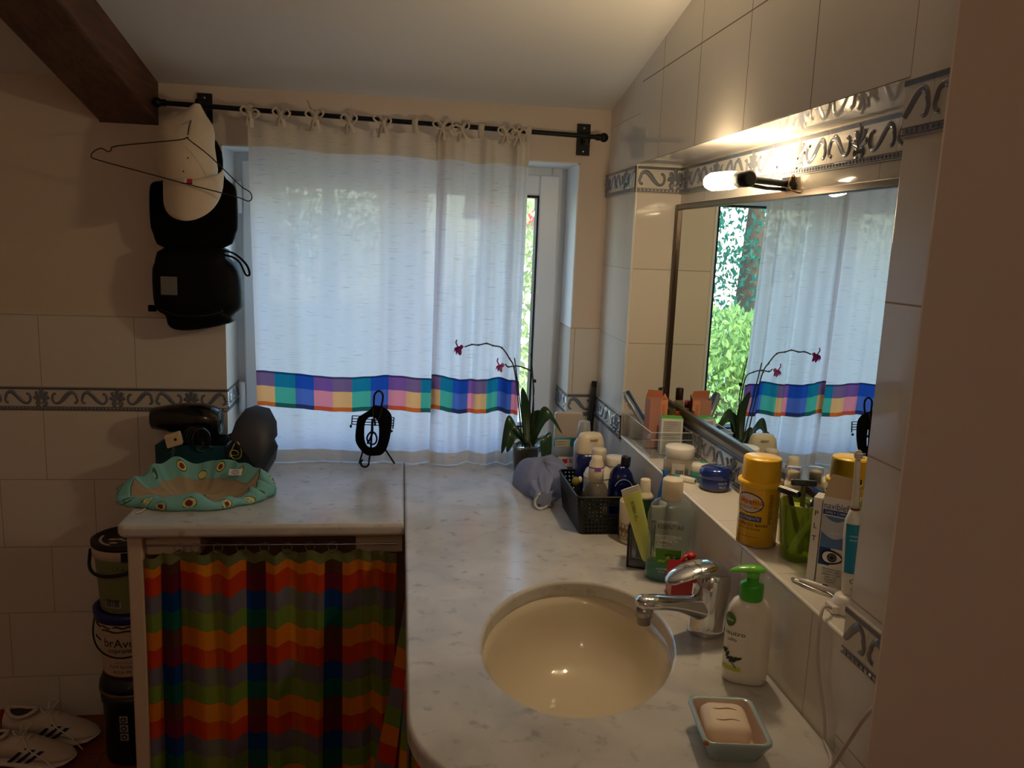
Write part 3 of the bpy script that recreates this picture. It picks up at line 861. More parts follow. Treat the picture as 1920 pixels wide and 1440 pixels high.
def hung():
    # unfolded black wash bag
    t = thing('hanging_wash_bag', 'black unfolded wash bag hanging from the rod beside the window', 'bag', (-.55, -.06, 1.27))
    o = Vector((.55, .06, -1.27))
    def L(poly): return [(x + .55, z - 1.27) for x, z in poly]
    b = MB(); up = [(-.505, 1.785), (-.480, 1.748), (-.476, 1.690), (-.455, 1.668), (-.444, 1.649), (-.442, 1.571), (-.448, 1.536), (-.478, 1.498), (-.631, 1.492), (-.659, 1.528), (-.666, 1.562), (-.665, 1.639), (-.655, 1.662), (-.625, 1.672), (-.60, 1.72), (-.57, 1.78)]
    outline_slab(b, roundpoly(L(up), 3), -.012, .022, 0, .006)
    b.build('upper_flap', BLACK_CLOTH, t)
    b = MB(); b.tube(smoothpath([(.012, .0, .505), (.008, -.006, .56), (.012, -.016, .602), (.015, -.024, .586)], 5), .008, 8, flat=.4); b.build('hanging_strap', BLACK_CLOTH, t)
    b = MB(); lo = [(-.631, 1.492), (-.656, 1.454), (-.663, 1.425), (-.662, 1.355), (-.654, 1.325), (-.632, 1.31), (-.626, 1.285), (-.605, 1.272), (-.551, 1.274), (-.462, 1.295), (-.458, 1.315), (-.437, 1.336), (-.434, 1.362), (-.44, 1.437), (-.469, 1.471), (-.483, 1.498)]
    outline_slab(b, roundpoly(L(lo), 3), -.026, .060, 0, .018)
    b.build('lower_pouch', P('black_nylon', (7, 8, 10), .6, bump=.35, bscale=500, spec=.2), t)
    b = MB(); b.tube(smoothpath([(-.09, -.03, .06), (-.04, -.047, .045), (.03, -.047, .047), (.09, -.028, .063)], 5), .003, 8); b.build('zip', P('zip_teeth', (40, 42, 48), .3, metal=.5), t)
    b = MB(); b.tube(smoothpath([(.070, -.02, .222), (.105, -.026, .212), (.134, -.028, .185), (.142, -.028, .160), (.132, -.028, .158), (.118, -.028, .188), (.10, -.026, .203), (.074, -.022, .209)], 5), .007, 8, flat=.35); b.build('strap_loop', BLACK_CLOTH, t)
    b = MB(); b.box((-.128, -.014, .05), (-.106, -.006, .068)); b.build('side_tab', BLACK_CLOTH, t, bevel=.003)
    b = MB(); b.box((-.083, -.0495, .099), (-.041, -.046, .148)); b.build('clear_pocket', P('clear_pocket', (112, 112, 108), .18, spec=.8), t, bevel=.001)
    b = MB(); q = random.Random(3)
    for i in range(36):
        x, z = q.gauss(.055, .009), q.gauss(.085, .011); b.ball((x, -.0385 + .0 * z, z), .0011, seg=6, rings=4)
    b.build('mesh_glint', P('mesh_glint', (120, 122, 124), .3), t)

    # cap
    t = thing('baseball_cap', 'off-white baseball cap hanging upside down from the rod', 'cap', (-.555, -.10, 1.60))
    CAPM = P('cap_cotton', (226, 210, 186), .9, bump=.3, bscale=300, var=.04, vscale=20)
    prof = [  # z, x centre, half width, front bulge, back
        (1.862, -.530, .008, -.012, .000), (1.838, -.540, .030, -.020, .002), (1.812, -.556, .062, -.040, .006), (1.79, -.559, .070, -.056, .008),
        (1.76, -.559, .072, -.064, .010), (1.73, -.558, .073, -.074, .010), (1.70, -.556, .072, -.080, .010), (1.675, -.554, .069, -.078, .010), (1.662, -.552, .066, -.070, .008), (1.655, -.551, .060, -.056, .006)]
    secs = []
    for z, cx, hw, fr, bk in prof:
        ring = []
        for k in range(36):
            a = 2 * PI * k / 36; c, s = math.cos(a), math.sin(a)
            y = (fr * -s if s < 0 else 0) * -1 if False else (s * -fr if s < 0 else s * bk)
            w = 1 + .03 * math.sin(5 * a + z * 60)
            ring.append((cx + hw * c * w + .555, y * w, z - 1.60))
        secs.append(ring)
    b = MB(); b.loft(secs); b.build('crown', CAPM, t)
    b = MB()
    def brim(u, v):
        a = PI * u; x = -.539 - .072 * math.cos(a)
        zt = 1.668 + .034 * max(0, (u - .5) * 2) ** 2; zb_ = 1.668 - .104 * math.sin(a) ** .7 + .02 * (u - .5)
        z = zt + (zb_ - zt) * v
        y = -.062 - .020 * math.sin(a) - .012 * v * math.sin(a) + .045 * (1 - math.sin(a))
        return (x + .555, y, z - 1.60)
    b.grid(28, 10, brim); b.build('brim', CAPM, t, solid=.003)
    b = MB(); b.box((.008, -.0865, .058), (.015, -.070, .068), 0); b.box((.015, -.0865, .058), (.028, -.070, .068), 1); b.box((.002, -.0865, .055), (.028, -.070, .058), 2)
    b.build('flag_patch', [WHITE_INK, RED_INK, P('navy_patch', (24, 28, 60), .6)], t)
    EY = P('eyelet', (60, 50, 40), .6)
    for x, z in ((.016, .120), (.006, .086)):
        b = MB(); b.ball((x, -.0745 - .006 * (z < .1), z), .0022, seg=8, rings=5); b.build('eyelet', EY, t)

    # wire hanger in front
    pts = [(-.522, 1.822), (-.516, 1.84), (-.514, 1.856), (-.520, 1.867), (-.530, 1.869), (-.538, 1.858), (-.540, 1.83), (-.536, 1.80), (-.536, 1.776)]
    fr = [(-.536, 1.770), (-.562, 1.761), (-.70, 1.739), (-.714, 1.727), (-.722, 1.724), (-.738, 1.731), (-.754, 1.722), (-.760, 1.710), (-.744, 1.702), (-.64, 1.678), (-.54, 1.655), (-.42, 1.629), (-.390, 1.619), (-.380, 1.626), (-.383, 1.640), (-.394, 1.648), (-.408, 1.657), (-.48, 1.725), (-.532, 1.763), (-.536, 1.770)]
    t = thing('wire_hanger', 'empty wire clothes hanger hooked on the rod in front of the cap', 'hanger', (-.536, ROD_Y, 1.77))
    HW = P('hanger_wire', (70, 62, 50), .4, metal=.8)
    def yy(z): return -.18 if z < 1.79 else -.18 + (z - 1.79) / .06 * .105
    b = MB(); b.tube(smoothpath([(x + .536, min(yy(z), -.075 + .0) - ROD_Y, z - 1.77) for x, z in pts], 5), .0016, 8); b.build('hook', HW, t)
    b = MB(); b.tube(smoothpath([(x + .536, -.200 - ROD_Y + .02 * max(0, (z - 1.72) / .05), z - 1.77) for x, z in fr], 4), .0015, 8); b.build('hanger_frame', HW, t)
hung()

# ---------------------------------------------------------------- on the left slab
def left_counter():
    t = thing('teal_tray_box', 'open dark teal box under the black hairdryer', 'box', (-.552, -.098, CT), math.radians(-3))
    TEAL = P('dark_teal_card', (20, 62, 66), .35, coat=.2)
    b = MB(); w, d, h, k = .092, .068, .092, .004
    b.box((-w, -d, 0), (w, d, k)); b.box((-w, -d, k), (w, -d + k, h)); b.box((-w, d - k, k), (w, d, h)); b.box((-w, -d + k, k), (-w + k, d - k, h)); b.box((w - k, -d + k, k), (w, d - k, h))
    b.build('box_body', TEAL, t, bevel=.0015)
    b = MB(); b.box((-w + k, -d + k, .004), (w - k, d - k, .06)); b.build('box_liner', P('dark_liner', (18, 24, 26), .7), t)

    t = thing('hair_dryer', 'black hairdryer lying on the teal box with its cord wound up', 'hairdryer', (-.585, -.085, CT + .148), math.radians(-4))
    t.scale = (1.0, 1.05, 1.15)
    b = MB(); M = Ry(PI / 2)
    secs = []
    for (x, cz, ry, rz) in [(-.092, -.001, .018, .024), (-.09, -.001, .021, .026), (-.05, .000, .029, .032), (0, .001, .038, .038), (.05, .0, .040, .039), (.082, -.004, .036, .035), (.092, -.006, .031, .030)]:
        secs.append([(x, ry * math.cos(2 * PI * k / 28), cz + rz * math.sin(2 * PI * k / 28)) for k in range(28)])
    b.loft(secs); b.build('barrel', BLACK_GLOSS, t)
    b = MB()
    for k in range(6):
        b.tube([(.093, (.030 - .0) * math.cos(2 * PI * i / 20) * (1 - k * .15), -.006 + .029 * math.sin(2 * PI * i / 20) * (1 - k * .15)) for i in range(20)], .0016, 6, closed=True)
    b.build('intake_grille', BLACK_PLASTIC, t)
    b = MB(); b.tube(smoothpath([(.055, -.02, -.02), (.06, -.045, -.045), (.07, -.058, -.075)], 5), [.016] * 5 + [.014] * 6, 14); b.build('dryer_handle', BLACK_PLASTIC, t)
    b = MB()
    for k in range(4):
        a = .2 + .17 * k
        b.tube([(.040 + .008 * k + .027 * math.cos(2 * PI * i / 24) * math.cos(a), -.058 - .005 * k + .01 * math.sin(a) * math.cos(2 * PI * i / 24), -.036 + .028 * math.sin(2 * PI * i / 24)) for i in range(24)], .0034, 8, closed=True)
    b.tube(smoothpath([(.05, -.068, -.06), (.085, -.075, -.05), (.105, -.062, -.066), (.12, -.058, -.052), (.13, -.055, -.03)], 5), .0034, 8)
    b.build('cord', BLACK_GLOSS, t)
    b = MB(); b.box((-.022, -.012, -.016), (.018, .012, .014), 0, T(0, -.09, -.030) @ Rz(.2) @ Ry(-.25)); b.build('plug', P('cream_plug', (214, 184, 140), .45), t, bevel=.003)
    b = MB(); M = T(0, -.09, -.030) @ Rz(.2) @ Ry(-.25)
    b.lathe([(.0035, 0), (.0035, .001)], 12, 0, M @ T(.004, -.0121, 0) @ Rx(PI / 2)); b.build('plug_hole', INK, t)
    b = MB(); b.tube(smoothpath([(-.002, -.098, -.044), (.002, -.100, -.058), (-.006, -.102, -.075), (-.004, -.102, -.088), (-.014, -.100, -.102)], 5), .002, 6)
    b.tube(smoothpath([(.001, -.098, -.044), (-.004, -.101, -.058), (.0, -.103, -.075), (-.009, -.103, -.088), (-.012, -.100, -.102)], 5), .002, 6)
    b.build('twisted_lead', P('grey_lead', (70, 78, 80), .4), t)

    t = thing('brush_case', 'slim dark grey tube lying between teal box and black bag', 'case', (-.452, -.062, CT + .096), 0, rot=(0, 0, 0))
    b = MB(); M = Rz(.5) @ Ry(-.35) @ Ry(PI / 2)
    b.lathe([(.006, -.05), (.012, -.047), (.014, -.02), (.014, .03), (.012, .043), (.004, .048)], 18, 0, M); b.build('tube_body', P('slate_plastic', (44, 56, 60), .4), t)

    # black handbag with a turned flap and a gold ring clasp
    t = thing('leather_handbag', 'small black leather handbag with gold ring clasp', 'handbag', (-.395, -.135, CT), 0)
    LE = P('black_leather', (30, 31, 37), .38, bump=.25, bscale=120)
    bm = bmesh.new(); O = Vector((-.395, -.135, CT))
    for p in [(-.464, -.186, .958), (-.466, -.186, .886), (-.462, -.180, .8805), (-.395, -.190, .8805), (-.366, -.176, .8805), (-.366, -.184, .902), (-.380, -.194, .930), (-.438, -.184, .992),
              (-.330, -.130, .964), (-.338, -.120, .926), (-.362, -.110, .8805), (-.440, -.100, .8805), (-.446, -.095, .95), (-.350, -.140, .995), (-.420, -.10, 1.035), (-.392, -.118, 1.058), (-.366, -.122, 1.044)]:
        bm.verts.new(Vector(p) - O)
    bmesh.ops.convex_hull(bm, input=bm.verts)
    bmesh.ops.delete(bm, geom=[v for v in bm.verts if not v.link_faces], context='VERTS')
    b = MB(); bm.verts.index_update(); b.add([tuple(v.co) for v in bm.verts], [[v.index for v in f.verts] for f in bm.faces]); bm.free()
    b.build('bag_body', LE, t, bevel=.009, bseg=3)
    R_ = [[(-.448, -.192, .998), (-.422, -.196, .975), (-.397, -.200, .945), (-.381, -.202, .920)], [(-.434, -.176, 1.042), (-.407, -.182, 1.016), (-.382, -.190, .986), (-.364, -.196, .945)],
          [(-.414, -.146, 1.070), (-.386, -.152, 1.052), (-.360, -.166, 1.022), (-.346, -.178, .975)], [(-.394, -.110, 1.072), (-.356, -.110, 1.064), (-.336, -.124, 1.030), (-.332, -.142, .996)]]
    C1 = R_; C2 = [[Vector(c[k_]) for c in C1] for k_ in range(4)]
    nu_, nv_ = len(C2) - 1, len(C2[0]) - 1
    fl = MB(); fl.grid(nu_, nv_, lambda u, v: tuple(C2[int(round(u * nu_))][int(round(v * nv_))] - O))
    fl.build('bag_flap', P('black_leather_flap', (40, 42, 50), .48, bump=.3, bscale=90), t, bevel=.008, bseg=3, solid=.006, off=0)
    b = MB(); GOLD = P('brass_ring', (206, 178, 92), .25, metal=1.0)
    b.tube(smoothpath([(-.036, -.058, .112), (-.046, -.060, .092), (-.050, -.060, .074), (-.040, -.062, .064), (-.026, -.062, .068), (-.022, -.062, .084), (-.028, -.060, .104), (-.036, -.058, .112)], 5), .0019, 8)
    b.tube(smoothpath([(-.054, -.058, .068), (-.050, -.060, .086), (-.034, -.062, .086), (-.030, -.062, .076), (-.046, -.062, .074), (-.052, -.060, .080)], 5), .0016, 8)
    b.build('ring_clasp', GOLD, t)

    # avocado print hat, lying open on the worktop
    t = thing('printed_cloth', 'crumpled turquoise cloth with avocado print at the left slab edge', 'cloth', (-.500, -.345, CT), math.radians(4))
    TQ = P('turquoise_cotton', (128, 192, 190), .85, bump=.2, bscale=260, var=.06, vscale=14)
    LIN = P('hat_lining', (176, 160, 134), .9, bump=.15, bscale=200)
    def rimz(a):
        s = math.sin(a)
        return .024 + .062 * max(0, s) ** .8 + .009 * math.sin(3 * a + .6) + .005 * math.sin(7 * a) + .004 * math.sin(13 * a + 1) + .014 * max(0, math.cos(a)) * (s > -.4)
    def outer(u, v):
        a = 2 * PI * u; c, s = math.cos(a), math.sin(a)
        r = 1.0 + .05 * math.sin(4 * a + 1) + .03 * math.sin(9 * a) + .018 * math.sin(17 * a + 4 * v) + .012 * math.sin(29 * a - 6 * v)
        hz = rimz(a); bul = 1 + .10 * math.sin(PI * v) - .16 * v
        wx, wy = .172, .092
        return (wx * c * r * bul, wy * s * r * bul - .02 * v * (s > 0) * s, .002 + hz * v + .004 * math.sin(11 * a) * v)
    b = MB(); b.grid(96, 8, outer); b.build('cloth_outside', TQ, t, solid=.0015, off=1)
    b = MB()
    def inner(u, v):
        a = 2 * PI * u; x, y, z = outer(u, 1.0); k = 1 - v
        return (x * (.15 + .84 * k ** .6), y * (.15 + .84 * k ** .6), max(.006 + .004 * math.sin(6 * a + 5 * v), z * k ** 1.6))
    b.grid(96, 10, inner); b.build('cloth_lining', LIN, t)
    AV = [P('avocado_skin', (62, 92, 52), .8), P('avocado_flesh', (226, 214, 130), .8), P('avocado_stone', (126, 50, 30), .8)]
    def deco(u0, v0, ru, rv, rot=0.0, kind=0):
        def fn(x, y, e):
            cx, sx = math.cos(rot), math.sin(rot)
            X, Y = x * cx - y * sx, x * sx + y * cx
            u, v = u0 + X / .80, v0 + Y / max(.03, rimz(2 * PI * u0))
            p = Vector(outer(u % 1, min(.99, max(.02, v)))); q = Vector(outer((u + .004) % 1, min(.99, max(.02, v)))) - p; w = Vector(outer(u % 1, min(1.0, max(.04, v + .04)))) - p
            n = q.cross(w).normalized(); return tuple(p + n * (.0016 + e))
        if kind == 1: disc(b, lambda x, y: fn(x, y, 0), 0, 0, ru, rv, 0); return
        disc(b, lambda x, y: fn(x, y, 0), 0, 0, ru, rv, 0); disc(b, lambda x, y: fn(x, y, .0003), 0, 0, ru * .86, rv * .84, 1)
        if kind == 0: disc(b, lambda x, y: fn(x, y, .0006), 0, 0, ru * .48, rv * .5, 2)
    for a_, v_, rot, kd in ((-.25 + .0, .5, .2, 0), (-.36, .5, .9, 2), (-.42, .6, -.3, 1), (-.17, .55, .5, 0), (-.10, .5, 1.1, 2), (-.04, .6, .2, 1), (.03, .55, -.6, 0), (-.31, .35, 0, 0), (.47, .5, .4, 0)):
        b = MB(); deco(a_ % 1, v_, .013, .011, rot, kd); b.build('avocado_print', AV, t)
    def deco2(u0, v0, k, rx, rz_, kind):
        # printed fruit on the tall rear inside of the hat
        def fn(x, y, e):
            u = u0 + x / .8; v = v0 + y / .11
            p = Vector(inner(u % 1, v)); q = Vector(inner((u + .004) % 1, v)) - p; w = Vector(inner(u % 1, v + .03)) - p
            n = w.cross(q).normalized()
            if n.y > 0: n = -n
            return tuple(p + n * (.0014 + e))
        disc(b, lambda x, y: fn(x, y, 0), 0, 0, rx, rz_, 0)
        if kind != 1: disc(b, lambda x, y: fn(x, y, .0004), 0, 0, rx * .85, rz_ * .82, 1)
        if kind == 0: disc(b, lambda x, y: fn(x, y, .0008), 0, 0, rx * .48, rz_ * .5, 2)
    TQI = MB(); TQI.grid(60, 7, lambda u, v: tuple(Vector(inner(.03 + .44 * u, v * .36)) + Vector((0, -.0012, .0006)))); TQI.build('cloth_back_panel', TQ, t)
    for u0, v0, kd in ((.30, .14, 0), (.40, .13, 1), (.18, .12, 0), (.24, .26, 2), (.10, .16, 2)): 
        b = MB(); deco2(u0, v0, 0, .012, .012, kd); b.build('avocado_print', AV, t)
    lb = MB(); M = T(.092, .020, .062) @ Rz(-.15) @ Rx(-.6)
    lb.box((-.016, -.001, -.008), (.016, .001, .008), 0, M)
    n = 20
    lb.tube([M @ Vector((.009 * math.cos(2 * PI * k / n), -.0014, .0055 * math.sin(2 * PI * k / n))) for k in range(n)], .0006, 6, 1, closed=True)
    lb.tube([M @ Vector((.005 * math.cos(2 * PI * k / n), -.0014, .003 * math.sin(2 * PI * k / n))) for k in range(n)], .0006, 6, 1, closed=True)
    lb.build('care_label', [WHITE_INK, GREY_INK], t)
    b = MB(); b.tube(smoothpath([(-.10, -.088, .008), (-.108, -.098, .004), (-.118, -.104, .003)], 5), .0028, 8, flat=.5); b.build('cord_end', P('cord_cream', (216, 200, 170), .8), t)

    # wrought iron ornament
    t = thing('iron_clef_ornament', 'black wrought iron treble clef ornament on three legs before the curtain', 'ornament', (-.072, -.030, CT))
    X0, Z0 = .072, -CT
    def q(pts, y=0.0): return [(x + X0, y, z + Z0) for x, z in pts]
    b = MB(); b.tube(smoothpath(q([(-.070, 1.0), (-.074, 1.03), (-.0745, 1.085), (-.068, 1.099), (-.060, 1.103), (-.052, 1.097), (-.049, 1.085), (-.053, 1.06), (-.064, 1.03)]), 5), .003, 10); b.build('top_loop', BLACK_METAL, t)
    b = MB()
    for z in (1.003, 1.011, 1.0195, 1.028): b.tube(q([(-.137, z), (-.016, z - .004)], .004), .0014, 8)
    b.tube(q([(-.1365, 1.028), (-.138, 1.002)], .004), .0018, 8); b.tube(q([(-.0165, 1.024), (-.0195, .990)], .004), .0018, 8)
    b.ball((-.1405 + X0, .004, .997 + Z0), (.0035, .003, .005)); b.ball((-.0235 + X0, .004, .983 + Z0), (.0045, .003, .004))
    b.build('music_staff', BLACK_METAL, t)
    b = MB(); b.tube(smoothpath(q([(-.078, 1.02), (-.079, .973), (-.091, .950), (-.090, .948), (-.076, .979), (-.066, .965), (-.068, .949), (-.079, .943), (-.091, .951), (-.093, .967), (-.081, .981), (-.068, .973)], .003), 5), .0026, 8)
    b.tube(q([(-.079, 1.02), (-.083, .915)], .004), .003, 8); b.build('treble_clef', BLACK_METAL, t)
    for pts in ([(-.104, .928, .0), (-.116, .884, .010)], [(-.040, .928, .0), (-.013, .884, .006)]):
        b = MB(); b.tube([(x + X0, y, z + Z0) for x, z, y in pts], .0026, 8); b.build('leg', BLACK_METAL, t)
    b = MB(); b.tube([(x + X0, y, z + Z0) for x, z, y in ((-.083, .92, 0), (-.086, .905, -.010), (-.087, .894, -.030))] + [(.0 + -.098 + X0 + .0115 * math.cos(a), -.034, .8965 + Z0 + .0115 * math.sin(a)) for a in [-.2 - 4.0 * k / 14 for k in range(15)]], .003, 10); b.build('scroll_leg', BLACK_METAL, t)

    # black padded ring slung over the ornament
    t = thing('fabric_headband', 'black padded fabric ring slung on the iron ornament', 'headband', (-.072, -.046, CT))
    ro = [(-.072, 1.064), (-.087, 1.05), (-.106, 1.037), (-.119, 1.027), (-.124, 1.003), (-.126, .959), (-.111, .931), (-.092, .915), (-.065, .914), (-.05, .918), (-.036, .936), (-.025, .98), (-.022, 1.024), (-.028, 1.043), (-.044, 1.057)]
    cx, cz = -.074, .983
    outer_ = roundpoly([(x - cx, z - cz) for x, z in ro], 3); m = len(outer_)
    ri = []
    for k in range(m):
        a = math.atan2(outer_[k][1], outer_[k][0]); c, s = math.cos(a), math.sin(a)
        qq = (abs(c / .021) ** 2.6 + abs(s / .045) ** 2.6) ** (-1 / 2.6); ri.append((c * qq - .006, s * qq + .001))
    rings = []
    for s, y in ((0, 0), (.12, -.009), (.5, -.013), (.88, -.009), (1, 0), (.88, .008), (.5, .011), (.12, .008)):
        rings.append([(o_[0] * (1 - s) + i_[0] * s + cx + .072, y, o_[1] * (1 - s) + i_[1] * s + cz - CT) for o_, i_ in zip(outer_, ri)])
    b = MB(); b.loft(rings + [rings[0]], 0, None, True, False); b.build('padded_ring', BLACK_CLOTH, t)
    b = MB(); b.tube(smoothpath([(-.004, -.013, .178), (-.003, -.017, .150), (.006, -.017, .142), (.014, -.017, .152), (.021, -.012, .178)], 5), .0012, 6); b.build('elastic_cord', P('elastic', (70, 60, 44), .7), t)
left_counter()
# ---------------------------------------------------------------- under the slab: pier, striped curtains, buckets, shoes
def plaid():
    rows_l = [(236, 136, 40), (222, 74, 36), (128, 124, 140), (128, 156, 72)]
    rows_y = [(244, 168, 46), (232, 116, 38), (138, 150, 104), (158, 172, 66)]
    rows_d = [(96, 62, 46), (112, 36, 62), (26, 70, 140), (28, 100, 88)]
    def f(nt):
        L = nt.links.new
        uv = N(nt, 'ShaderNodeUVMap'); sp = N(nt, 'ShaderNodeSeparateXYZ'); L(uv.outputs[0], sp.inputs[0])
        fu = N(nt, 'ShaderNodeMath', operation='FRACT'); L(sp.outputs[0], fu.inputs[0])
        fv = N(nt, 'ShaderNodeMath', operation='FRACT'); L(sp.outputs[1], fv.inputs[0])
        rs = []
        for rr in (rows_l, rows_y, rows_d):
            r = cramp(nt, [lin(c) for c in rr], [.25, .5, .75]); L(fv.outputs[0], r.inputs[0]); rs.append(r)
        c1 = cramp(nt, [(0, 0, 0, 1), (.5, .5, .5, 1), (0, 0, 0, 1), (.9, .9, .9, 1)], [.28, .48, .76]); L(fu.outputs[0], c1.inputs[0])
        c2 = cramp(nt, [(0, 0, 0, 1), (1, 1, 1, 1)], [.76]); L(fu.outputs[0], c2.inputs[0])
        m1 = N(nt, 'ShaderNodeMix'); m1.data_type = 'RGBA'; L(c1.outputs[0], m1.inputs[0]); L(rs[0].outputs[0], m1.inputs[6]); L(rs[1].outputs[0], m1.inputs[7])
        m2 = N(nt, 'ShaderNodeMix'); m2.data_type = 'RGBA'; L(c2.outputs[0], m2.inputs[0]); L(m1.outputs[2], m2.inputs[6]); L(rs[2].outputs[0], m2.inputs[7])
        return m2.outputs[2]
    return fabric('plaid_cotton', f, .25, 0, .25)
PLAID = plaid()
HEAD = fabric('plaid_heading', solidcol((128, 134, 88)), .25, 0, .2)
def under():
    b = MB(); b.box((-.612, -.522, FLOOR_Z), (-.578, -.006, CT - .033))
    b.box((-.578, -.50, .795), (-.455, -.40, CT - .033)); b.box((-.10, -.50, .795), (.012, -.40, CT - .033))
    struct(b.build('wall_pier', P('pier_plaster', (206, 186, 164), .85, bump=.1, bscale=60), bevel=.004), 'plastered pier carrying the left slab')
    t = thing('curtain_wire', 'thin steel wire for the striped curtain under the slab', 'curtain wire', (-.29, -.512, .824))
    b = MB(); b.tube([(-.286, 0, .0), (-.1, 0, -.001), (.29, 0, -.003)], .0018, 8); b.build('wire', STEEL, t)
    t = thing('striped_curtain', 'rainbow checked cotton curtain hanging from rings under the left slab', 'curtain', (-.29, -.512, .12))
    fol = [(0.03, .02, .014), (.075, .016, -.016), (.12, .02, .012), (.16, .02, -.016), (.22, .03, .010), (.33, .03, .016), (.40, .025, -.010), (.52, .02, .014), (.60, .02, -.008), (.69, .02, .016), (.78, .03, -.02), (.86, .016, .012), (.905, .014, -.018), (.95, .014, .012)]
    X0, X1 = -.292, .288
    rings_u = [.14, .20, .29, .38, .47, .56, .65, .74]
    def top(u):
        d = min(abs(u - r) for r in rings_u + [.02, .08, .85, .93])
        return .693 - .013 * min(1, d / .045) - .018 * (u < .12) * (1 - u / .12) - .010 * max(0, u - .78)
    def S(u, v):
        k = 1 - v
        y = 0
        for c, w, a in fol:
            d = (u - c) / w; y -= a * math.exp(-d * d) * (.55 + .45 * k)
        y += .006 * math.sin(u * 44 + 2 * v) * (.3 + .7 * v)
        x = X0 + (X1 - X0) * u + .010 * math.sin(u * 23 + 1) * k * .6 - .014 * k * (u < .10)
        return (x, y - .004, top(u) * v + .006 * math.sin(u * 13 + 1.5) * k * (1 - v))
    def UV(u, v):
        w = .004 * math.sin(u * 15) + .003 * math.sin(u * 37)
        z = v * .693
        return (u * 3.15 + .524 + .03 * math.sin(u * 9), (.640 - z + w) / .186 + .25 + 8)
    b = MB(); b.grid(150, 40, lambda u, v: S(u, v * .962), 0, None, True, None, lambda u, v: UV(u, v * .962)); b.build('curtain_cloth', PLAID, t)
    b = MB(); b.grid(150, 3, lambda u, v: tuple(Vector(S(u, .962 + .038 * v)) + Vector((0, -.004 * math.sin(u * 90) * v, 0)))); b.build('heading_frill', HEAD, t)
    for u in rings_u:
        x, y, z = S(u, 1)
        b = MB(); b.tube([(x + .004 * math.sin(2 * PI * k / 20) , .0 + .0 * k + .004 * math.sin(2 * PI * k / 20), .6955 + .0105 * math.cos(2 * PI * k / 20) if False else .6965 + .0105 * math.cos(2 * PI * k / 20)) if False else (x + .0105 * math.cos(2 * PI * k / 20), .003 * math.sin(2 * PI * k / 20), .6955 + .0105 * math.sin(2 * PI * k / 20)) for k in range(20)], .0012, 6, closed=True)
        b.build('curtain_ring', P('ring_steel', (150, 150, 146), .35, metal=.8), t)
    t = thing('striped_curtain', 'rainbow checked curtain along the side of the basin slab, spreading at its foot', 'curtain', (.03, -.55, .12))
    def S2(u, v):
        k = 1 - v
        x = .012 - .018 * math.sin(u * 34) * (.35 + .65 * k) - .105 * k * math.exp(-(u / .20) ** 2) + .01 * math.sin(u * 71) * .4
        y = -.03 - .66 * u - .05 * k * math.exp(-(u / .15) ** 2) + .01 * k * math.sin(u * 25)
        return (x, y, .70 * v)
    b = MB(); b.grid(150, 30, S2, 0, None, True, None, lambda u, v: (u * 4.2 + .3, (.64 - .7 * v) / .186 + .25 + 8)); b.build('curtain_cloth', PLAID, t)
    b = MB(); b.tube([(.012, -.02, .706), (.012, -.72, .706)], .0018, 8); b.build('wire', STEEL, t)
under()

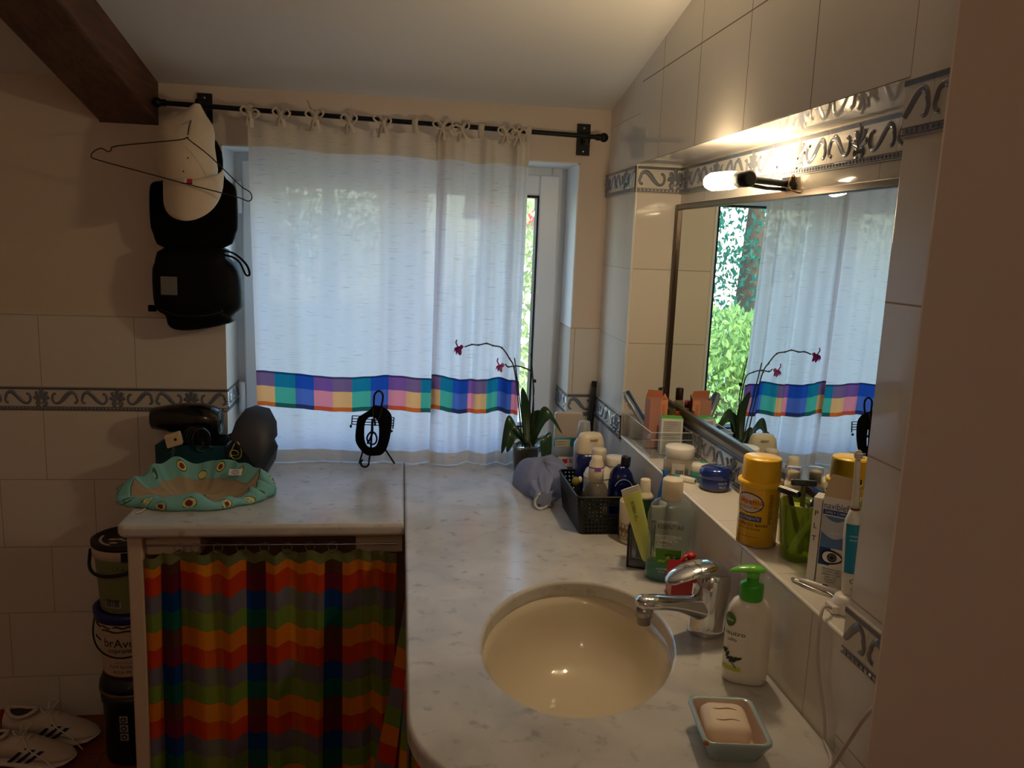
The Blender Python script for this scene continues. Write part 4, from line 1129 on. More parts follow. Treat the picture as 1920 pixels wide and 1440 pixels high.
def bucket(nm, label, z0, h, r0, r1, x, y, mats, build):
    t = thing(nm, label, 'bucket', (x, y, z0)); build(t, h, r0, r1); return t
def buckets():
    ANG = math.atan2(-2.2, .70)
    cx, cy = -.716, -.185
    GRN = P('olive_pail', (132, 142, 96), .45); WHT = P('white_pail', (214, 196, 172), .5, var=.1, vscale=14); DRK = P('dark_pail', (16, 30, 34), .4)
    BLK = P('black_lid', (26, 18, 16), .5, var=.3, vscale=20); NAVY = P('navy_rim', (34, 36, 110), .4); PAINT = P('dried_paint', (222, 208, 186), .7)
    def top_(t, h, r0, r1):
        b = MB(); b.lathe([(r0, 0), (r0 + .001, .003), (r1, h - .045), (r1 + .001, h - .04)], 48); b.build('pail_body', GRN, t)
        b = MB(); b.lathe([(r1 + .001, h - .042), (r1 + .006, h - .040), (r1 + .007, h - .014), (r1 + .002, h - .012)], 48); b.build('pail_rim', WHT, t)
        b = MB(); b.lathe([(r1 + .004, h - .016), (r1 + .008, h - .014), (r1 + .008, h - .002), (r1 - .002, h), (r1 - .008, h - .006), (.002, h - .006)], 48); b.build('pail_lid', BLK, t)
        b = MB(); q = random.Random(4)
        for k in range(9):
            a = q.uniform(-2.9, -.4); rr = r1 * q.uniform(.2, .8); b.ball((rr * math.cos(a), rr * math.sin(a), h - .006), (q.uniform(.006, .014), q.uniform(.003, .006), .0014), seg=10, rings=4)
        b.tube([((r1 - .016) * math.cos(a), (r1 - .016) * math.sin(a), h - .005) for a in [-3.3 + 1.3 * k / 14 for k in range(15)]], .004, 6, flat=.4)
        b.build('paint_drips', PAINT, t); t.children[-1]['kind'] = 'stuff'
        b = MB(); fn = cyl(r1 + .0075, ANG, h - .028); patch(b, fn, -.02, .085, -.014, .012, 0, 12, 2); b.build('dark_smear', BLK, t)
        b = MB(); b.tube(smoothpath([((r1 + .012) * math.cos(a), (r1 + .012) * math.sin(a) - .006 * math.sin(PI * k / 12), h - .035 - .042 * math.sin(PI * (k / 12) ** .6)) for k, a in [(k, PI * 1.02 + PI * .97 * k / 12) for k in range(13)]], 3), .0045, 8); b.build('pail_handle', BLACK_PLASTIC, t)
        fn = lambda x, y: cyl(r0 + (r1 - r0) * .25, ANG - .62, .036)(x, y)
        b = MB(); patch(b, fn, -.024, .022, -.018, .016, 0, 10, 1); q = random.Random(9); x = -.021
        while x < .018:
            w = q.choice((.0008, .0014, .0022)); patch(b, lambda X, Y: cyl(r0 + (r1 - r0) * .25 + .0004, ANG - .62, .036)(X, Y), x, x + w, -.015, .013, 1, 1, 1); x += w + q.choice((.0008, .0014))
        b.build('barcode_label', [P('label_grey', (188, 184, 166), .6), INK], t)
        b = MB()
        for k in range(7):
            f2 = cyl(r1 - .002, ANG - .45 + .17 * k, h - .062); b.tube([f2(.006 * math.cos(2 * PI * i / 14), .006 * math.sin(2 * PI * i / 14)) for i in range(14)], .0009, 5, closed=True)
        b.build('rim_dots', P('olive_dark', (66, 72, 48), .6), t)
    def mid_(t, h, r0, r1):
        b = MB(); b.lathe([(r0, 0), (r0 + .001, .003), (r1, h - .03), (r1, h - .02)], 48); b.build('pail_body', WHT, t)
        b = MB(); b.lathe([(r1 - .001, h - .028), (r1 + .005, h - .026), (r1 + .007, h - .002), (r1 - .004, h), (r1 - .008, h - .006), (.002, h - .006)], 48); b.build('pail_lid', NAVY, t)
        b = MB()
        for a0, a1, z, w in ((-2.6, -1.9, h - .036, .004), (-2.2, -1.0, h - .046, .005), (-1.8, -1.1, h - .034, .006), (-2.7, -2.3, h - .075, .003)):
            b.tube([((r1 + .001) * math.cos(a0 + (a1 - a0) * k / 12), (r1 + .001) * math.sin(a0 + (a1 - a0) * k / 12), z + .002 * math.sin(k)) for k in range(13)], w * .6, 6, flat=.5)
        b.build('dark_smear', BLK, t)
        b = MB(); R_ = r1 + .008; b.tube(smoothpath([(R_ * math.cos(a), R_ * math.sin(a), h - .04 - .075 * math.sin(PI * k / 12) ** .8) for k, a in [(k, PI * 1.0 + PI * k / 12) for k in range(13)]], 3), .0022, 8); b.build('pail_handle', BLACK_METAL, t)
        b = MB()
        b.text('brAvo', .034, 0, fn=cyl(r1, ANG - .40, h - .080)); b.text('coprente', .020, 0, fn=cyl(r1 - .0005, ANG - .34, h - .100))
        b.text('TRASPIRANTE', .011, 2, fn=cyl(r0 + .0045, ANG - .22, .046)); b.text('FILM RESISTENTE', .0135, 0, fn=cyl(r0 + .0035, ANG - .18, .033)); b.text('ALLA MUFFA', .0135, 0, fn=cyl(r0 + .0025, ANG - .22, .018))
        b.build('pail_lettering', [INK, INK, GREY_INK], t)
        b = MB(); b.lathe([(r0 + .0012, .001), (r0 + .0016, .005)], 48); b.build('red_line', P('red_line', (126, 30, 30), .5), t)
    def low_(t, h, r0, r1):
        b = MB(); b.lathe([(r0, 0), (r0 + .002, .004), (r1 - .004, h - .085), (r1, h - .082), (r1 + .001, h - .05)], 48); b.build('pail_body', DRK, t)
        b = MB(); b.lathe([(r1 + .001, h - .052), (r1 + .004, h - .050), (r1 + .004, h - .042), (r1 + .001, h - .040)], 48); b.build('gold_band', P('dull_gold', (122, 100, 70), .4, metal=.3), t)
        b = MB(); b.lathe([(r1 + .003, h - .042), (r1 + .002, h - .03), (r1 - .006, h - .010), (r1 - .016, h), (.002, h)], 48); b.build('pail_lid', DRK, t)
        b = MB(); b.text('4 L', .013, 0, fn=lambda x, y: cyl(r1 - .001, ANG - .15, h - .024)(x, y)); b.build('pail_lettering', P('pale_ink', (186, 190, 188), .5), t)
        for z in (.128, .102, .076):
            b = MB(); r_ = r0 + .004 + (r1 - r0) * z / h
            patch(b, cyl(r_, ANG - .40, z + .014), -.011, .011, -.0105, .0105, 0, 4, 1)
            f2 = cyl(r_ + .0006, ANG - .40, z + .014)
            disc(b, f2, 0, 0, .0075, .0075, 1); disc(b, cyl(r_ + .001, ANG - .40, z + .014), 0, 0, .004, .0035, 0); b.build('care_symbol', [P('label_dull', (150, 150, 146), .6), INK], t)
    bucket('paint_bucket', 'dark paint bucket with 4 L on its lid, lowest of the stack', FLOOR_Z, .255, .078, .088, cx + .003, cy, None, low_)
    bucket('paint_bucket', 'white lettered paint bucket with navy rim, middle of the stack', FLOOR_Z + .255, .185, .074, .088, cx, cy, None, mid_)
    bucket('paint_bucket', 'olive green paint bucket with black lid, topmost of the stack', FLOOR_Z + .437, .192, .074, .084, cx, cy, None, top_)
buckets()

def shoes():
    UP = P('shoe_mesh', (214, 200, 184), .9, bump=.4, bscale=600); SOLE = P('shoe_sole', (226, 216, 204), .6); NAV = P('shoe_navy', (30, 32, 84), .7)
    LACE = P('shoe_lace', (230, 220, 206), .9); INN = P('shoe_lining', (70, 60, 52), .9); RED = P('shoe_red', (176, 44, 44), .7)
    def shoe(label, loc, rz, heelred):
        t = thing('sneaker', label, 'shoe', loc, rz, 'pair of sneakers by the wall')
        L_ = .272
        def plan(x):  # half width, x from heel 0 to toe 1
            return .030 + .018 * math.sin(PI * min(1, x * 1.05) ** 1.2) ** .8 if x < .95 else .03
        def ring(x, w, z0, z1, n=20):
            out = []
            for k in range(n):
                a = 2 * PI * k / n; c, s = math.cos(a), math.sin(a)
                zz = z0 + (z1 - z0) * (.5 + .5 * s)
                ww = w * (abs(c) ** .7) * (1 if c >= 0 else -1) * (1.0 - .30 * max(0, s) ** 2)
                out.append(((x - .5) * L_, ww, zz))
            return out
        b = MB(); secs = []
        for x, w, z0, z1 in [(0, .012, .012, .024), (.02, .026, .004, .03), (.12, .036, 0, .032), (.35, .036, .003, .028), (.6, .044, 0, .024), (.8, .046, .002, .022), (.93, .034, .010, .024), (.985, .016, .017, .026), (1.0, .005, .020, .025)]:
            secs.append(ring(x, w, z0, z1))
        b.loft(secs); b.build('shoe_sole', SOLE, t)
        b = MB(); secs = []
        for x, w, z0, z1 in [(.01, .016, .022, .074), (.04, .028, .022, .082), (.12, .034, .022, .074), (.24, .035, .022, .066), (.36, .034, .022, .074), (.46, .036, .02, .086), (.56, .039, .018, .078), (.68, .042, .018, .062), (.80, .042, .016, .050), (.90, .034, .018, .042), (.965, .020, .02, .034), (.99, .007, .022, .028)]:
            secs.append(ring(x, w, z0, z1))
        b.loft(secs); b.build('shoe_upper', UP, t)
        b = MB(); n = 24
        b.grid(n, 3, lambda u, v: (L_ * (-.30 + .135 * math.cos(2 * PI * u) * (1 - v)), .022 * math.sin(2 * PI * u) * (1 - v), .0745 + .006 * abs(math.cos(2 * PI * u)) - .003 * v), 0); b.build('shoe_opening', INN, t)
        b = MB(); b.tube([(L_ * (-.30 + .14 * math.cos(2 * PI * k / n)), .025 * math.sin(2 * PI * k / n), .074 + .012 * abs(math.cos(2 * PI * k / n)) ** 2) for k in range(n)], .0055, 8, closed=True); b.build('shoe_collar', UP, t)
        b = MB()
        for k in range(5):
            x = L_ * (-.02 + .055 * k); z = .083 - .0075 * k - .0012 * k * k
            b.tube(smoothpath([(x, -.026, z - .010), (x + .008, -.008, z + .004), (x + .010, .008, z + .004), (x, .026, z - .010)], 4), .0026, 6, flat=.5)
        b.tube(smoothpath([(L_ * -.03, 0, .088), (L_ * -.06, -.02, .105), (L_ * -.01, -.03, .10), (L_ * .0, -.008, .09)], 5), .0024, 6); b.tube(smoothpath([(L_ * -.03, 0, .088), (L_ * -.04, .02, .108), (L_ * .02, .03, .098), (L_ * .0, .008, .09)], 5), .0024, 6)
        b.tube(smoothpath([(L_ * .0, -.01, .088), (L_ * .12, -.036, .060), (L_ * .28, -.046, .040), (L_ * .44, -.060, .012)], 5), .002, 6)
        b.build('laces', LACE, t)
        for k in range(3):
            b = MB(); x0 = L_ * (-.10 + .085 * k)
            b.grid(6, 4, lambda u, v: (x0 + .012 * u + .040 * v, -(.0365 + .0035 * math.sin(PI * v)) + .006 * v * v + .001 * k * -1, .026 + .036 * v - .003 * k * v)); b.build('side_stripe', NAV, t, solid=.002, off=1)
        if heelred:
            b = MB(); b.box((-.150, -.010, .050), (-.140, .010, .078)); b.build('heel_tab', RED, t, bevel=.003)
        else:
            b = MB(); b.box((-.150, -.010, .050), (-.140, .010, .078)); b.build('heel_tab', UP, t, bevel=.003)
    shoe('white sneaker with red heel tab, the one against the wall', (-.966, -.118, FLOOR_Z), math.radians(-9), True)
    shoe('white sneaker with three navy stripes, the nearer of the pair', (-.992, -.228, FLOOR_Z + .001), math.radians(-6), False)
shoes()
# ---------------------------------------------------------------- window end of the basin slab
def leafblade(b, base, mid, tip, w, mat=0, face=Vector((0, 0, 1))):
    P3 = smoothpath([base, mid, tip], 8); n = len(P3)
    b0, t0 = Vector(base), Vector(tip); side = (t0 - b0).cross(face)
    if side.length < .01: side = Vector((1, 0, 0))
    side.normalize(); vs, fs = [], []
    for i, p in enumerate(P3):
        t = i / (n - 1); ww = w * (math.sin(PI * min(1, .08 + .92 * t)) ** .6 if t < 1 else .02) * (1 if t < .97 else .3)
        up = face.normalized() * (ww * .30)
        vs += [p - side * ww + up, p - side * ww * .5 + up * .4, p, p + side * ww * .5 + up * .4, p + side * ww + up]
    for i in range(n - 1):
        for k in range(4): fs.append((i * 5 + k, i * 5 + k + 1, (i + 1) * 5 + k + 1, (i + 1) * 5 + k))
    b.add(vs, fs, mat, True)
def orchid():
    x0, y0 = .368, -.085
    t = thing('potted_orchid', 'orchid with two drooping magenta flowers in a clear pot at the window', 'plant', (x0, y0, CT))
    b = MB(); b.lathe([(.032, 0), (.033, .002), (.0395, .072), (.0415, .073), (.0415, .078), (.039, .078), (.037, .07)], 36); b.build('pot', clear('cloudy_pot', (200, 190, 170), .1, .35, (150, 138, 116)), t)
    b = MB(); b.lathe([(.031, .003), (.0365, .060), (.03, .066), (.012, .069), (.002, .068)], 24); b.build('bark_soil', P('orchid_bark', (74, 58, 40), .95, bump=.8, bscale=120, var=.5, vscale=60), t)
    GR = P('orchid_leaf', (44, 74, 36), .3, coat=.3); ST = P('orchid_stem', (58, 62, 44), .6); MG = P('orchid_petal', (150, 28, 130), .6); MG2 = P('orchid_petal_pale', (196, 92, 160), .6)
    def q(x, z, y=-.05): return (x - x0, y - y0, z - CT)
    lv = [((.374, .956), (.368, 1.05), (.352, 1.128), .014, -.06), ((.380, .958), (.420, 1.052), (.470, 1.000), .024, -.095), ((.366, .958), (.320, 1.030), (.292, .938), .021, -.10),
          ((.364, .956), (.322, 1.000), (.303, .952), .018, -.135), ((.388, .956), (.424, .995), (.432, .900), .013, -.115), ((.378, .958), (.386, 1.02), (.404, 1.062), .017, -.06), ((.372, .956), (.335, 1.0), (.312, .985), .014, -.07), ((.384, .956), (.408, .99), (.414, .905), .012, -.13)]
    for a, m, c, w, y in lv:
        b = MB(); leafblade(b, q(*a, -.085), q(*m, y), q(*c, y - .012), w, 0, Vector((0, -.75, .66))); b.build('leaf', GR, t, solid=.0012, off=0)
    s1 = [(.358, .952), (.347, 1.034), (.335, 1.123), (.323, 1.188), (.309, 1.214), (.286, 1.244), (.26, 1.250), (.241, 1.256), (.219, 1.251), (.2, 1.252), (.179, 1.245)]
    s2 = [(.391, .952), (.385, 1.079), (.377, 1.167), (.354, 1.187), (.328, 1.193), (.306, 1.190), (.297, 1.198)]
    for pts in (s1, s2):
        b = MB(); b.tube(smoothpath([q(x, z, -.085 - .01 * i / len(pts)) for i, (x, z) in enumerate(pts)], 5), .0020, 8)
        for x, z in pts[3:-1]: b.ball(q(x, z, -.09), .0030, seg=8, rings=5)
        b.build('flower_stem', ST, t)
    for pts in ([(.366, .95), (.352, 1.05), (.325, 1.214)], [(.380, .95), (.386, 1.12), (.372, 1.229)]):
        b = MB(); b.tube([q(x, z, -.078) for x, z in pts], .0017, 8); b.build('plant_stake', P('stake_dark', (36, 40, 30), .6), t)
    b = MB(); b.box(q(.381, 1.143, -.082), q(.391, 1.153, -.074)); b.build('stake_clip', BLACK_PLASTIC, t, bevel=.002)
    for (fx, fz, mm, k) in ((.166, 1.243, MG, 1.0), (.285, 1.193, MG2, .85)):
        b = MB(); c = Vector(q(fx, fz, -.095))
        for a in range(5):
            th = 2 * PI * a / 5 + .5; d = Vector((-.35 + .5 * math.cos(th), .4 * math.sin(th), -.75 + .35 * math.sin(th))).normalized()
            leafblade(b, c + Vector((.008, 0, .004)), c + d * .010 * k + Vector((-.004 * k, 0, .003)), c + d * .023 * k, .0075 * k)
        b.ball(c + Vector((.004, 0, .002)), (.005, .005, .006), 0, None, 10, 6)
        b.tube([c + Vector((-.006, 0, .002)), c + Vector((-.012, -.002, .014)), c + Vector((-.010, -.002, .022))], .0015, 6)
        b.build('flower', mm, t, solid=.0008, off=0)
    for k in range(3):
        b = MB(); a = 1.0 + 2.1 * k; b.tube(smoothpath([(.004 * math.cos(a), .004 * math.sin(a), .075), (.02 * math.cos(a), .02 * math.sin(a), .088), (.03 * math.cos(a), .03 * math.sin(a), .07)], 5), .0018, 6); b.build('air_root', P('air_root', (140, 112, 76), .7), t)
orchid()

def winbin():
    t = thing('clear_plastic_bin', 'cloudy plastic bin with red lettering beside the orchid', 'bin', (.491, -.066, CT))
    CL = clear('cloudy_plastic', (228, 228, 226), .15, .30, (226, 222, 214))
    def tray(b, w0, d0, w1, d1, h, th=.0015):
        rings = [[(-w0, -d0, 0), (w0, -d0, 0), (w0, d0, 0), (-w0, d0, 0)], [(-w1, -d1, h), (w1, -d1, h), (w1, d1, h), (-w1, d1, h)], [(-w1 - .003, -d1 - .003, h), (w1 + .003, -d1 - .003, h), (w1 + .003, d1 + .003, h), (-w1 - .003, d1 + .003, h)]]
        b.loft(rings, 0, None, False, False); b.add(rings[0], [(3, 2, 1, 0)])
    b = MB(); tray(b, .046, .040, .054, .046, .080); b.build('bin_body', CL, t, solid=.0015, off=0)
    b = MB(); b.box((-.030, -.0455, .020), (.050, -.0450, .050), 0); b.build('bin_label', P('label_paper', (232, 224, 212), .7), t)
    b = MB(); b.box((-.018, -.0462, .030), (-.003, -.0458, .044), 0); b.text('BIO-', .017, 0, T(.019, -.0462, .037) @ Rx(PI / 2)); b.build('bin_lettering', RED_INK, t)
    t = thing('paper_box', 'pale beige box standing up in the cloudy plastic bin', 'box', (.498, -.054, CT + .004))
    b = MB(); b.box((-.042, -.009, 0), (.043, .009, .168)); b.build('box_card', P('beige_card', (206, 186, 162), .7), t, bevel=.006, bseg=3)
    t = thing('leaflet_box', 'teal and cream medicine box in front of the beige box', 'box', (.493, -.084, CT + .004))
    b = MB(); b.box((-.042, -.006, 0), (.043, .006, .096)); b.build('box_card', P('teal_card', (44, 142, 160), .5), t, bevel=.001)
    b = MB(); b.box((-.040, -.0068, .05), (.006, -.006, .093), 0)
    for k in range(5): b.box((-.036, -.0072, .085 - .008 * k), (-.036 + .030 - .005 * (k % 2), -.0068, .0865 - .008 * k), 1)
    b.build('box_panel', [P('cream_print', (212, 200, 160), .6), GREY_INK], t)
    t = thing('folding_comb', 'long black comb leaning upright in the tiled corner', 'comb', (.566, -.030, CT), 0)
    b = MB(); M = Ry(.035) @ Rx(-.02); b.box((-.006, -.004, 0), (.010, .004, .262), 0, M); b.build('comb_back', BLACK_PLASTIC, t, bevel=.002)
    b = MB(); M = T(-.012, -.004, 0) @ Ry(.085)
    for k in range(26): b.box((-.004, -.0015, .09 + .006 * k), (.006, .0015, .0935 + .006 * k), 0, M)
    b.box((-.008, -.002, 0), (-.004, .002, .246), 0, M); b.build('comb_teeth', P('comb_grey', (62, 64, 70), .4), t)
winbin()

def bottle(b, prof, mat, sx, sy, power=2.6, M=None, seg=40): b.lathe(prof, seg, mat, M, sx, sy, power)
def lav_bag():
    t = thing('mesh_wash_sack', 'slumped lavender mesh drawstring sack beside the black basket', 'sack', (.392, -.252, CT))
    LV = P('lavender_mesh', (142, 150, 180), .85, bump=.9, bscale=420, var=.10, vscale=30)
    def S(u, v):
        a = 2 * PI * u; th = v * PI / 2
        r = math.cos(th) ** .75; z = math.sin(th)
        wob = 1 + .06 * math.sin(3 * a + .7) + .04 * math.sin(7 * a + 3 * v)
        x = .078 * r * math.cos(a) * wob * (1 - .25 * max(0, -math.sin(a)) ** 2); y = .122 * r * math.sin(a) * wob
        zz = .088 * z * (1 + .12 * math.sin(2 * a + 1)) * (.72 + .28 * (y + .12) / .24) + .003 * math.sin(11 * a + 9 * v) * (v > .05)
        return (x, y, max(.0, zz) + .001)
    b = MB(); b.grid(72, 24, S); b.build('sack_body', LV, t)
    b = MB(); secs = []
    for i, (x, y, z, r) in enumerate([(-.012, -.085, .03, .034), (-.018, -.115, .026, .030), (-.020, -.138, .022, .020), (-.022, -.150, .02, .017), (-.022, -.168, .022, .026), (-.024, -.176, .022, .022)]):
        secs.append([(x + r * (1 + .22 * math.cos(7 * 2 * PI * k / 42)) * math.cos(2 * PI * k / 42), y, max(.001, z + r * .85 * (1 + .22 * math.cos(7 * 2 * PI * k / 42)) * math.sin(2 * PI * k / 42))) for k in range(42)])
    b.loft(secs); b.build('gathered_neck', LV, t)
    b = MB(); b.tube(smoothpath([(-.030, -.155, .034), (-.048, -.168, .022), (-.046, -.186, .006), (-.030, -.190, .005), (-.018, -.182, .008)], 5), .0028, 8)
    b.tube(smoothpath([(-.02, -.152, .036), (-.040, -.172, .034), (-.050, -.180, .012), (-.040, -.194, .0035), (-.026, -.186, .004)], 5), .0026, 8); b.build('drawstring', P('drawstring', (206, 206, 204), .8), t)
lav_bag()

def basket():
    cx, cy = .491, -.512
    t = thing('perforated_basket', 'black perforated plastic basket full of bottles', 'basket', (cx, cy, CT))
    H = .090
    def rr(w, d, r, n=5):
        out = []
        for sx, sy, a0 in ((1, -1, -PI / 2), (1, 1, 0), (-1, 1, PI / 2), (-1, -1, PI)):
            for k in range(n + 1):
                a = a0 + PI / 2 * k / n; out.append((sx * (w - r) + r * math.cos(a), sy * (d - r) + r * math.sin(a)))
        return out
    b = MB()
    W0, D0, W1, D1 = .074, .108, .084, .116
    def wall(p0, p1, q0, q1, n, m, skip):
        p0, p1, q0, q1 = map(Vector, (p0, p1, q0, q1))
        def pt(u, v): return (p0 + (p1 - p0) * u) * (1 - v) + (q0 + (q1 - q0) * u) * v
        for j in range(m):
            for i in range(n):
                u0, u1, v0, v1 = i / n, (i + 1) / n, j / m, (j + 1) / m
                if skip(i, j): continue
                du, dv = (u1 - u0) * .27, (v1 - v0) * .27
                if j == m - 1 or j == 0: dv *= 1.2
                O = [pt(u0, v0), pt(u1, v0), pt(u1, v1), pt(u0, v1)]; I = [pt(u0 + du, v0 + dv), pt(u1 - du, v0 + dv), pt(u1 - du, v1 - dv), pt(u0 + du, v1 - dv)]
                b.add(O + I, [(k, (k + 1) % 4, 4 + (k + 1) % 4, 4 + k) for k in range(4)])
    r = .012
    slot = lambda n, m: (lambda i, j: abs(i - (n - 1) / 2) < n * .16 and j in (m - 3, m - 4))
    wall((-W0 + r, -D0, 0), (W0 - r, -D0, 0), (-W1 + r, -D1, H), (W1 - r, -D1, H), 15, 9, slot(15, 9))
    wall((W0 - r, D0, 0), (-W0 + r, D0, 0), (W1 - r, D1, H), (-W1 + r, D1, H), 15, 9, slot(15, 9))
    wall((-W0, D0 - r, 0), (-W0, -D0 + r, 0), (-W1, D1 - r, H), (-W1, -D1 + r, H), 20, 9, lambda i, j: False)
    wall((W0, -D0 + r, 0), (W0, D0 - r, 0), (W1, -D1 + r, H), (W1, D1 - r, H), 20, 9, lambda i, j: False)
    for sx, sy in ((1, 1), (1, -1), (-1, 1), (-1, -1)):
        rows = []
        for w, d, z in ((W0, D0, 0), (W1, D1, H)):
            a0 = {(1, 1): 0, (-1, 1): PI / 2, (-1, -1): PI, (1, -1): -PI / 2}[(sx, sy)]
            rows.append([(sx * (w - r) + r * math.cos(a0 + PI / 2 * k / 5), sy * (d - r) + r * math.sin(a0 + PI / 2 * k / 5), z) for k in range(6)])
        b.add(rows[0] + rows[1], [(k, k + 1, 7 + k, 6 + k) for k in range(5)], 0, True)
    bt = rr(W0, D0, r); b.add([(x, y, .001) for x, y in bt], [tuple(range(len(bt)))])
    b.build('basket_body', BLACK_PLASTIC, t, solid=.0016, off=0)
    b = MB(); b.tube([(x, y, H + .001) for x, y in rr(W1, D1, r)], .0028, 8, closed=True); b.build('basket_rim', BLACK_PLASTIC, t)

    # inside it
    z = CT + .0025
    t = thing('shampoo_bottle', 'tall navy shampoo bottle with a broad cream cap in the basket', 'bottle', (.473, -.445, z), .2)
    b = MB(); bottle(b, [(.026, 0), (.030, .004), (.031, .03), (.035, .09), (.0365, .135), (.036, .148)], 0, 1.0, .62); b.build('bottle_body', P('navy_plastic', (22, 34, 104), .25, coat=.3), t)
    b = MB(); bottle(b, [(.0368, .148), (.0372, .152), (.036, .17), (.032, .188), (.026, .197), (.018, .199), (.002, .2)], 0, 1.0, .62); b.build('bottle_cap', CREAM_PLASTIC, t)
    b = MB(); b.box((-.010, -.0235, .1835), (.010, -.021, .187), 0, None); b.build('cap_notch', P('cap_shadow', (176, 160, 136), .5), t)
    t = thing('body_lotion_bottle', 'grey capped bottle half hidden behind the navy shampoo bottle', 'bottle', (.521, -.165, CT), 0)
    b = MB(); bottle(b, [(.024, 0), (.027, .004), (.027, .105), (.02, .118), (.012, .122)], 0, 1, .7); b.build('bottle_body', P('lotion_grey', (188, 188, 190), .35), t)
    b = MB(); b.lathe([(.020, .122), (.0195, .135), (.0155, .168), (.012, .17), (.001, .17)], 28); b.build('bottle_cap', P('cap_grey', (176, 174, 168), .4), t)
    t = thing('deodorant_bottle', 'white round bottle with a white cap behind the clear pump bottle', 'bottle', (.480, -.514, z), 0)
    b = MB(); b.lathe([(.030, 0), (.033, .003), (.0345, .09), (.0345, .112), (.030, .124), (.022, .13), (.0185, .131)], 36); b.lathe([(.0352, .106), (.0352, .111)], 36); b.build('bottle_body', P('lotion_white', (232, 226, 216), .3), t)
    b = MB(); b.lathe([(.0175, .131), (.0175, .17), (.016, .176), (.001, .177)], 28); b.build('bottle_cap', CREAM_PLASTIC, t)
    t = thing('clear_gel_bottle', 'clear bottle with cream neck and purple collar in the basket front', 'bottle', (.457, -.586, z), 0)
    SM = clear('smoky_plastic', (206, 202, 196), .05, .18, (170, 166, 160))
    b = MB(); b.lathe([(.026, 0), (.030, .003), (.033, .03), (.034, .075), (.030, .095), (.023, .110), (.0175, .117)], 36); b.build('bottle_body', SM, t)
    b = MB(); b.lathe([(.0245, .002), (.029, .004), (.031, .03), (.031, .052), (.001, .052)], 32); b.build('gel', P('grey_gel', (120, 112, 104), .3), t)
    b = MB(); b.lathe([(.0182, .113), (.0182, .148), (.0170, .150), (.0165, .160), (.0125, .168), (.012, .176), (.001, .177)], 28); b.build('bottle_neck', CREAM_PLASTIC, t)
    b = MB(); b.lathe([(.0172, .149), (.0180, .1495), (.0180, .152), (.0172, .1525)], 28); b.box((-.008, -.0182, .143), (.007, -.0172, .150)); b.build('purple_collar', P('purple_plastic', (132, 84, 178), .4), t)
    b = MB(); patch(b, cyl(.0343, -PI / 2 - .05, .062), -.018, .016, -.03, .014, 0, 8, 2); disc(b, cyl(.0346, -PI / 2 - .15, .068), 0, 0, .010, .013, 1)
    b.build('bottle_label', [P('pale_label', (212, 206, 198), .5), P('oval_label', (96, 88, 82), .5)], t)
    t = thing('blue_mouthwash_flask', 'translucent deep blue flask with tilted dark cap, right in the basket', 'bottle', (.531, -.540, z), 0)
    BL = clear('blue_pet', (40, 70, 170), .05, .55, (20, 44, 130))
    b = MB(); bottle(b, [(.026, 0), (.030, .004), (.030, .055), (.032, .062), (.031, .105), (.026, .122), (.014, .138), (.010, .142)], 0, 1.0, .8); b.build('bottle_body', BL, t)
    b = MB(); bottle(b, [(.0255, .003), (.0285, .006), (.0285, .04), (.001, .04)], 0, 1.0, .78); b.build('blue_liquid', P('blue_liquid', (20, 120, 150), .2), t)
    b = MB(); b.lathe([(.0105, .138), (.0115, .141), (.0115, .162), (.010, .164), (.001, .164)], 24, 0, T(0, 0, .0) @ Ry(.06)); b.build('bottle_cap', P('dark_cap', (22, 24, 44), .3), t)
    b = MB(); b.tube([(.023 * math.cos(a) + .0, -.0262, .085 + .028 * math.sin(a)) for a in [.3 + 2.4 * k / 16 for k in range(17)]], .0010, 6); b.build('embossed_arc', P('pale_emboss', (160, 176, 210), .2), t)
    t = thing('cream_tub', 'round cream coloured tub standing behind the blue flask in the basket', 'tub', (.537, -.456, z), 0)
    b = MB(); b.lathe([(.023, 0), (.0245, .003), (.0245, .118), (.024, .12)], 32); b.build('tub_body', CREAM_PLASTIC, t)
    b = MB(); b.lathe([(.0252, .119), (.0255, .121), (.0255, .138), (.023, .141), (.001, .1415)], 32); b.build('tub_lid', WHITE_PLASTIC, t)
    t = thing('olive_travel_brush', 'olive tipped small brush in the left corner of the basket', 'brush', (.428, -.535, z), 0)
    b = MB(); b.tube(smoothpath([(.004, -.01, .005), (0, 0, .06), (-.004, .004, .088)], 4), .0055, 10); b.build('brush_handle', P('dark_handle', (40, 40, 38), .4), t)
    b = MB(); b.ball((-.006, .004, .098), (.010, .009, .012)); b.build('brush_tip', P('olive_tip', (128, 122, 48), .5), t)
    b = MB(); b.ball((.005, .006, .102), (.0055, .006, .0085)); b.build('cotton_tip', P('cotton', (226, 222, 190), .9), t)
basket()
